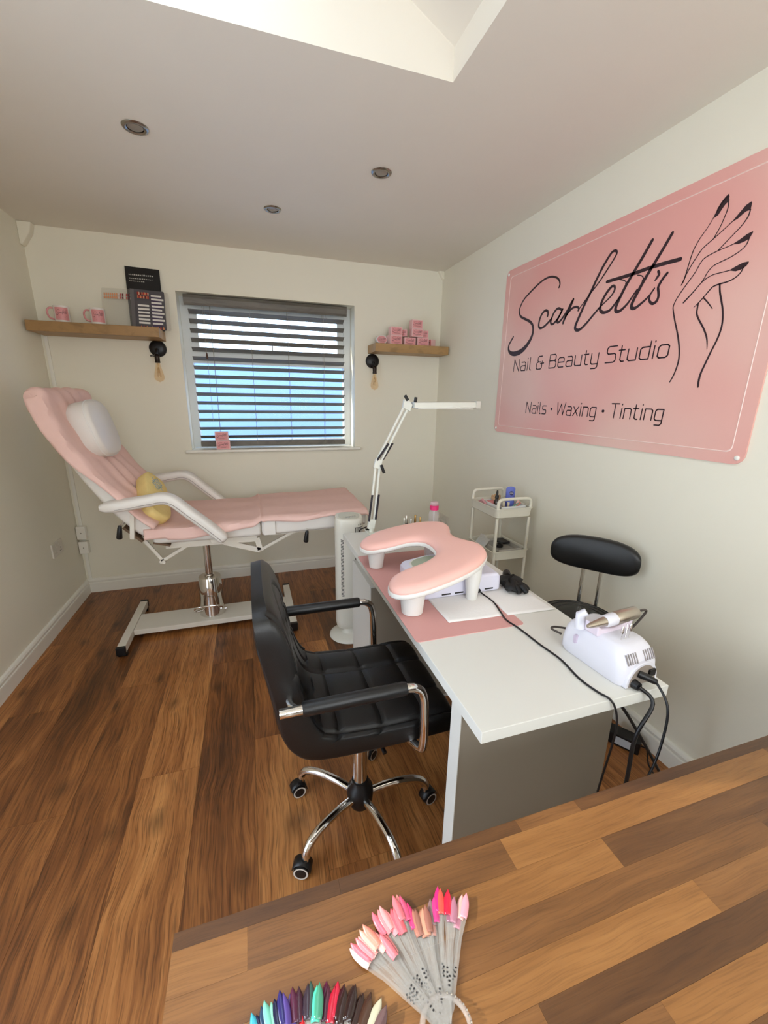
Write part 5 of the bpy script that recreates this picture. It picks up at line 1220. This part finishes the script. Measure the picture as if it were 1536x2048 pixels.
# things on the top tier
ZT = .850-.050
def opentray(name, label, cat, x0, x1, y0, y1, z, h, mt):
    mb = MB(); mb.box(x0, x1, y0, y1, z, z+.003)
    for (a, b, c, d) in ((x0,x1,y0,y0+.003), (x0,x1,y1-.003,y1), (x0,x0+.003,y0,y1), (x1-.003,x1,y0,y1)): mb.box(a, b, c, d, z+.003, z+h)
    return tag(single(mb.build(name, mt), ((x0+x1)/2,(y0+y1)/2,z)), label, cat)
opentray('organiser_tray', 'white organiser tray on the top tier of the trolley', 'tray', 2.520, 2.685, -1.440, -1.245, ZT, .056, WHITEPL)
ZI = ZT+.0035
db = thing('dropper_bottle', 'tall dark brown dropper bottle on the trolley top', 'bottle', (2.552,-1.345,ZI))
MB().lathe([(.001,0),(.015,0),(.016,.003),(.016,.062),(.013,.070),(.008,.075),(.008,.082)], (2.552,-1.345,ZI), 20).build('bottle_body', M('dark_amber', (40,22,20), .15, coat=.4), db, smooth=True)
MB().lathe([(.0105,.078),(.0108,.095),(.009,.097),(.0065,.100),(.0065,.112),(.0055,.122),(.003,.126),(.001,.127)], (2.552,-1.345,ZI), 18).build('dropper_cap', BLACKPL, db, smooth=True)
ht = thing('hand_cream_tube', 'blue hand cream tube with a dark blue round emblem on the trolley', 'tube', (2.640,-1.345,ZI))
tbp = lambda u, v, d: (2.640+u*.93+d*.3, -1.345-u*.36+d*.93*-1+.0, ZI+v)
R = []
for (v, hw2, dd) in ((.0,.013,.013),(.022,.0135,.0135),(.0225,.019,.016),(.05,.0225,.014),(.10,.0255,.008),(.130,.0265,.003),(.138,.0235,.0022),(.143,.015,.002),(.145,.004,.0015)):
    R.append([tbp(hw2*math.cos(2*PI*q/24), v, dd*math.sin(2*PI*q/24)) for q in range(24)])
MB().rings(R).build('tube_body', M('cream_blue', (96,108,190), .35), ht, smooth=True)
def tface(u, v, dd): return tbp(u, v, .0095-(v-.09)*.14+dd)
MB().add([tface(.0125*math.cos(2*PI*q/20), .106+.0125*math.sin(2*PI*q/20), .0006) for q in range(20)], [tuple(range(20))]).build('round_emblem', M('emblem_navy', (24,26,84), .4), ht, fix=False)
LET = {'N': [[(0,0),(0,1),(.7,0),(.7,1)]], 'I': [[(.35,0),(.35,1)]], 'V': [[(0,1),(.35,0),(.7,1)]], 'E': [[(.65,0),(0,0),(0,1),(.65,1)], [(0,.5),(.55,.5)]], 'A': [[(0,0),(.35,1),(.7,0)], [(.15,.4),(.55,.4)]]}
mb = MB()
for k, chh in enumerate('NIVEA'):
    for ln in LET[chh]:
        mb.ribbon([(-.0098+k*.0040+p[0]*.0042, .1035+p[1]*.0050) for p in ln], [.0011]*len(ln), lambda u, v: tface(u, v, .0009), 1)
mb.build('emblem_lettering', M('label_white', (232,226,218), .5), ht, fix=False)
for k, (x_, y_, c_) in enumerate(((2.590,-1.362,'left'), (2.612,-1.375,'right'))):
    t = thing('polish_bottle', 'small gold bottle beside the dropper bottle on the trolley, '+c_+' one', 'bottle', (x_,y_,ZI), group='gold bottles on the trolley')
    MB().lathe([(.001,0),(.009,0),(.0095,.002),(.0095,.030),(.006,.034)], (x_,y_,ZI), 14).build('bottle_body', M('gold_liquid', (168,140,80), .2, .3), t, smooth=True)
    MB().lathe([(.0068,.034),(.0072,.058),(.006,.060),(.001,.060)], (x_,y_,ZI), 14).build('cap', M('cap_cream', (214,200,170), .35), t, smooth=True)
tag(single(MB().rings([[(2.562+a*.028+(b*.006), -1.296+b*.042, ZI+z) for a, b in rrect(-1,1,-1,1,.15,3)] for z in (0,.045,.047)]).build('pink_carton', M('carton_pink', (230,150,150), .6)), (2.56,-1.29,ZI)), 'flat pink carton in the trolley organiser tray', 'box')
sgr = MB()
for k in range(3):
    sgr.tube([(2.600+.024*math.cos(a*2*PI/16+k), -1.262+.016*math.sin(a*2*PI/16+k), ZT+.062+.006*math.sin(3*a*2*PI/16+2*k)+k*.006) for a in range(16)], .006, 7, closed=True)
tag(single(sgr.build('hair_scrunchie', M('gold_fabric', (196,160,120), .7), smooth=True), (2.60,-1.262,ZT+.05)), 'brown crumpled hair scrunchie at the back of the trolley top', 'scrunchie')
for k, (x_, y_, a_, c_, nm, lb) in enumerate(((2.655,-1.405,.3,(232,140,120),'coral','coral pencil lying in the trolley tray'), (2.630,-1.415,-.4,(120,170,140),'green','green nail file lying in the trolley tray'), (2.665,-1.385,.7,(240,190,180),'blush','pale pink nail file lying in the trolley tray'))):
    d = Vector((math.cos(a_), math.sin(a_), 0))*.018
    tag(single(MB().obox((x_-d.x,y_-d.y,ZI+.034+.006*k),(x_+d.x,y_+d.y,ZI+.060+.004*k),.012,.004).build('nail_file', M('file_'+nm, c_, .7)), (x_,y_,ZI)), lb, 'nail file')
mb = MB()
for k in range(4): mb.tube([(2.504,-1.240+k*.012,ZT+.010+.012*(k % 2)),(2.506,-1.300+k*.010,ZT+.048+.004*k)], .0085, 8)
tag(single(mb.build('wrapped_sachets', M('sachet_pink', (206,150,150), .3), smooth=True), (2.5,-1.26,ZT)), 'bundle of pink wrapped sachets at the left of the trolley top', 'sachets')
# things on the middle tier
ZM = .600-.050
opentray('plastic_tray', 'shallow clear tray on the middle tier of the trolley', 'tray', 2.530, 2.690, -1.440, -1.235, ZM, .050, M('tray_grey', (206,200,188), .35))
fo = thing('foil_sachet', 'crumpled silver foil sachet leaning on the middle trolley tier', 'sachet', (2.515,-1.27,ZM))
def foil(i, j):
    r_ = random.Random(int(i*10)*31+int(j*10)*7); q = r_.uniform(-.004,.004)
    c0, c1, c2, c3 = Vector((2.492,-1.235,.580)), Vector((2.500,-1.330,.578)), Vector((2.545,-1.325,.626)), Vector((2.535,-1.240,.640))
    p = c0.lerp(c1, j).lerp(c3.lerp(c2, j), i); return (p.x+q, p.y, p.z+q)
MB().grid(foil, 10, 10).build('foil', M('silver_foil', (232,230,224), .34, .85), fo, solid=.0015)
tag(single(MB().rings([[(2.585+r*math.cos(2*PI*q/24), -1.365+r*.8*math.sin(2*PI*q/24), ZM+z) for q in range(24)] for r, z in ((.014,.040),(.022,.040),(.022,.058),(.014,.058))], closed_loop=True).build('tape_roll', BLACKPL, smooth=False), (2.585,-1.365,ZM+.04)), 'small black tape roll on the middle trolley tier', 'tape')
tag(single(MB().box(2.538, 2.660, -1.432, -1.243, ZM+.004, ZM+.038).build('grey_case', M('case_grey', (150,144,136), .4), bevel=.004), (2.60,-1.34,ZM+.004)), 'flat grey case lying in the middle trolley tray', 'case')
tag(single(MB().box(2.620, 2.682, -1.330, -1.250, ZM+.039, ZM+.052).build('black_pouch', M('pouch_black', (40,38,40), .5), bevel=.003), (2.65,-1.29,ZM+.04)), 'small black pouch at the back of the middle trolley tier', 'pouch')
tag(single(MB().rings(superbox(2.595,-1.32,.300-.050+.03,.085,.11,.029,3.5)).build('black_bag', M('bag_black', (26,24,26), .55), smooth=True), (2.595,-1.32,.25)), 'black zip bag on the lowest trolley tier', 'bag')

# ================================================================= counter with butcher-block top
CXL, CYF, CZT = 1.083, -2.919, .750
cnt = thing('wooden_counter', 'butcher block counter top in the foreground', 'counter', (1.9,-3.25,0))
MB().box(CXL+.002, W-.006, -3.590, CYF-.001, CZT-.038, CZT-.004).build('core_board', M('chipboard', (150,112,72), .7), cnt)
MB().box(1.30, W-.03, -3.55, -3.06, 0, CZT-.038).build('cabinet_body', WHITEMEL, cnt)
TONES = {
 'L': wood('stave_light', ((108,69,36), (128,86,45), (141,97,53), (154,110,62)), 'X', 2.2, .38, .6, .10, nlong=1.6, nacross=40, pores=.82),
 'M': wood('stave_mid', ((84,54,29), (104,69,37), (119,80,44), (134,93,52)), 'X', 2.2, .38, .8, .10, nlong=1.6, nacross=40, pores=.8),
 'D': wood('stave_dark', ((66,42,24), (82,53,29), (95,63,35), (110,75,42)), 'X', 2.2, .38, .9, .10, nlong=1.6, nacross=40, pores=.8)}
rows = [(-2.919,-2.939,[(1.083,'D'),(1.30,'D'),(1.60,'M'),(1.72,'D'),(2.30,'M')]),
        (-2.939,-2.985,[(1.083,'L'),(1.174,'M'),(1.558,'L'),(2.176,'M'),(2.5,'L')]),
        (-2.985,-3.030,[(1.083,'L'),(1.716,'D'),(2.24,'L')]),
        (-3.030,-3.073,[(1.083,'L'),(1.40,'M'),(1.997,'D'),(2.5,'M')]),
        (-3.073,-3.115,[(1.083,'M'),(1.25,'L'),(1.798,'M'),(2.32,'L')]),
        (-3.115,-3.156,[(1.083,'D'),(1.20,'M'),(1.496,'D'),(2.20,'M')]),
        (-3.156,-3.200,[(1.083,'L'),(1.40,'M'),(1.635,'L'),(2.10,'D')])]
rnd = random.Random(5); y = -3.200
while y > -3.58:
    xs = [CXL]; 
    while xs[-1] < W-.75: xs.append(xs[-1]+rnd.uniform(.22,.6))
    rows.append((y, y-.044, [(x_, rnd.choice('LMD')) for x_ in xs])); y -= .044
for y1, y0, cells in rows:
    for i, (x0, tn_) in enumerate(cells):
        x1 = cells[i+1][0] if i+1 < len(cells) else W-.005
        cx_, cy_ = (x0+x1)/2, (y0+y1)/2
        o = MB().box(-(x1-x0)/2+.0001, (x1-x0)/2-.0001, -(y1-y0)/2+.0001, (y1-y0)/2-.0001, -.004, rnd.uniform(-.00006,.00006)).build('stave', TONES[tn_], cnt, local=True)
        o.location = Vector((cx_,cy_,CZT))-Vector((1.9,-3.25,0))
MB().box(CXL, CXL+.0018, -3.59, CYF, CZT-.038, CZT-.0005).box(CXL, W-.006, CYF-.001, CYF+.0008, CZT-.038, CZT-.0005).build('edge_strip', TONES['D'], cnt)

# ================================================================= nail swatch fans
STK = glass_mat('clear_stick', (240,236,230), .14, .10, .015); CODE = M('code_ink', (38,36,38), .6)
def swatch_fan(label, cx, cy, sticks, ringr, seed):
    t = thing('nail_swatch_fan', label, 'swatch fan', (cx,cy,CZT), group='nail colour swatch fans on the counter')
    rnd = random.Random(seed)
    ring = [(cx+ringr*math.cos(2*PI*k/40), cy+ringr*math.sin(2*PI*k/40), CZT+.0055) for k in range(40)]
    MB().tube(ring, .0032, 8, closed=True).build('binding_ring', glass_mat('clear_ring', (226,218,212), .25, .08), t, smooth=True)
    chain = MB()
    for k in range(9):
        a = -.35+2*PI*k/34; chain.lathe([(.0003,-.0014),(.0013,-.0007),(.0013,.0007),(.0003,.0014)], (cx+(ringr+.0005)*math.cos(a), cy+(ringr+.0005)*math.sin(a), CZT+.0098), 6)
    chain.build('ball_chain', CHROME, t, smooth=True)
    base = None
    for i, (deg, r1, colr) in enumerate(sticks):
        a = math.radians(deg); z = CZT+.0012+.0006*(i % 8)+.0012*(r1 > .128)
        # stick lies along +x locally, nail at its end
        if base is None:
            L = 1.0
            sm = MB()
            pr2 = [(0,-.0042),(.006,-.0050),(.012,-.0040),(.07,-.0022),(.088,-.0040),(.096,-.0046),(.096,.0046),(.088,.0040),(.07,.0022),(.012,.0040),(.006,.0050),(0,.0042)]
            sm.prism(pr2, lambda p:(p[0],p[1],0), lambda p:(p[0],p[1],.0009))
            so_ = sm.build('swatch_stick', STK, t, local=True); smesh = so_.data
            def nail(i_, j_):
                s = i_; wv = .0052*(1-max(0,(s-.45)/.55)**2.2)*(.80+.2*min(1, s*5))+.0004
                v = (j_*2-1); return (s*.030, wv*v, .0010+.0026*(1-v*v)*(1-.35*s))
            no_ = MB().grid(nail, 10, 6).build('nail_tip', CODE, so_, smooth=True, local=True, solid=.0006); nmesh = no_.data
            cm = MB()
            for q in range(3): cm.box(.030+q*.0042, .0318+q*.0042, -.0011, .0011, .00095, .0010)
            co_ = cm.build('code_mark', CODE, so_, local=True); cmesh = co_.data
            base = True
        else:
            so_ = bpy.data.objects.new('swatch_stick', smesh); COL.objects.link(so_); so_.parent = t
            no_ = bpy.data.objects.new('nail_tip', nmesh); COL.objects.link(no_); no_.parent = so_
            mo = no_.modifiers.new('solid', 'SOLIDIFY'); mo.thickness = .0006; mo.offset = 0
            co_ = bpy.data.objects.new('code_mark', cmesh); COL.objects.link(co_); co_.parent = so_
        r0 = r1-.124
        so_.location = (r0*0+ (r1-.124)*math.cos(a), (r1-.124)*math.sin(a), z-CZT)
        so_.location = (math.cos(a)*(r1-.122), math.sin(a)*(r1-.122), z-CZT)
        so_.rotation_euler = (0, -.010-.004*(i % 3), a)
        no_.location = (.092, 0, .0002)
        m_ = M('varnish_%d_%d_%d' % colr, colr, .18, coat=.6)
        no_.material_slots[0].link = 'OBJECT'; no_.material_slots[0].material = m_
    return t
PK = [(232,196,190),(236,120,134),(240,140,146),(242,166,160),(244,178,160),(238,150,130),(246,186,176),(240,130,140),(244,150,150),(236,112,130),
      (240,136,140),(246,160,160),(244,150,156),(232,96,110),(240,110,120),(238,120,130),(240,150,146),(226,90,130),(214,60,120),(176,116,100),
      (150,98,84),(190,130,108),(206,146,120),(160,104,90),(196,140,130),(140,110,110),(206,60,130),(226,40,120),(236,84,70),(232,30,64),(150,96,116),(180,120,140),(196,130,150),(240,180,172),(244,160,176)]
st1 = []
for i, c_ in enumerate(PK):
    n_ = len(PK); f = i/(n_-1); deg = 131-f*77
    if i > 28: deg -= 1.5
    lvl = (.136 if (i//3) % 2 else .126)
    if 18 < i < 25: lvl = .113
    if 6 < i < 9: lvl = .112
    if i < 6: lvl = .132
    st1.append((deg+.5*math.sin(i*2.3), lvl+.002*math.sin(i*1.7), c_))
swatch_fan('fan of clear swatch sticks tipped in pinks and nudes', 1.384, -3.104, st1, .027, 2)
DKC = [(30,110,190),(40,130,210),(60,150,220),(50,140,206),(30,120,200),(120,180,226),(150,190,232),(110,160,210),(60,170,190),(24,30,64),(30,60,90),(120,200,180),(130,196,170),(20,24,60),(40,34,100),(90,70,150),(120,100,180),(84,30,60),(60,24,44),(206,34,44),
       (52,40,52),(48,84,76),(80,206,170),(70,150,120),(96,24,64),(80,28,52),(180,24,52),(196,28,60),(56,20,28),(44,24,22),(50,28,24),(40,20,20),(58,34,28),(46,24,22),(66,40,30),(74,50,38),(60,36,30),(200,196,170),(110,84,84),(96,70,72)]
st2 = []
for i, c_ in enumerate(DKC):
    f = i/(len(DKC)-1); deg = 126-f*86; lvl = .138+.003*math.sin(i*1.9)
    if i in (19, 7): lvl = .114
    st2.append((deg+.6*math.sin(i*3.1), lvl, c_))
swatch_fan('fan of clear swatch sticks tipped in blues, purples and dark reds', 1.222, -3.160, st2, .027, 3)
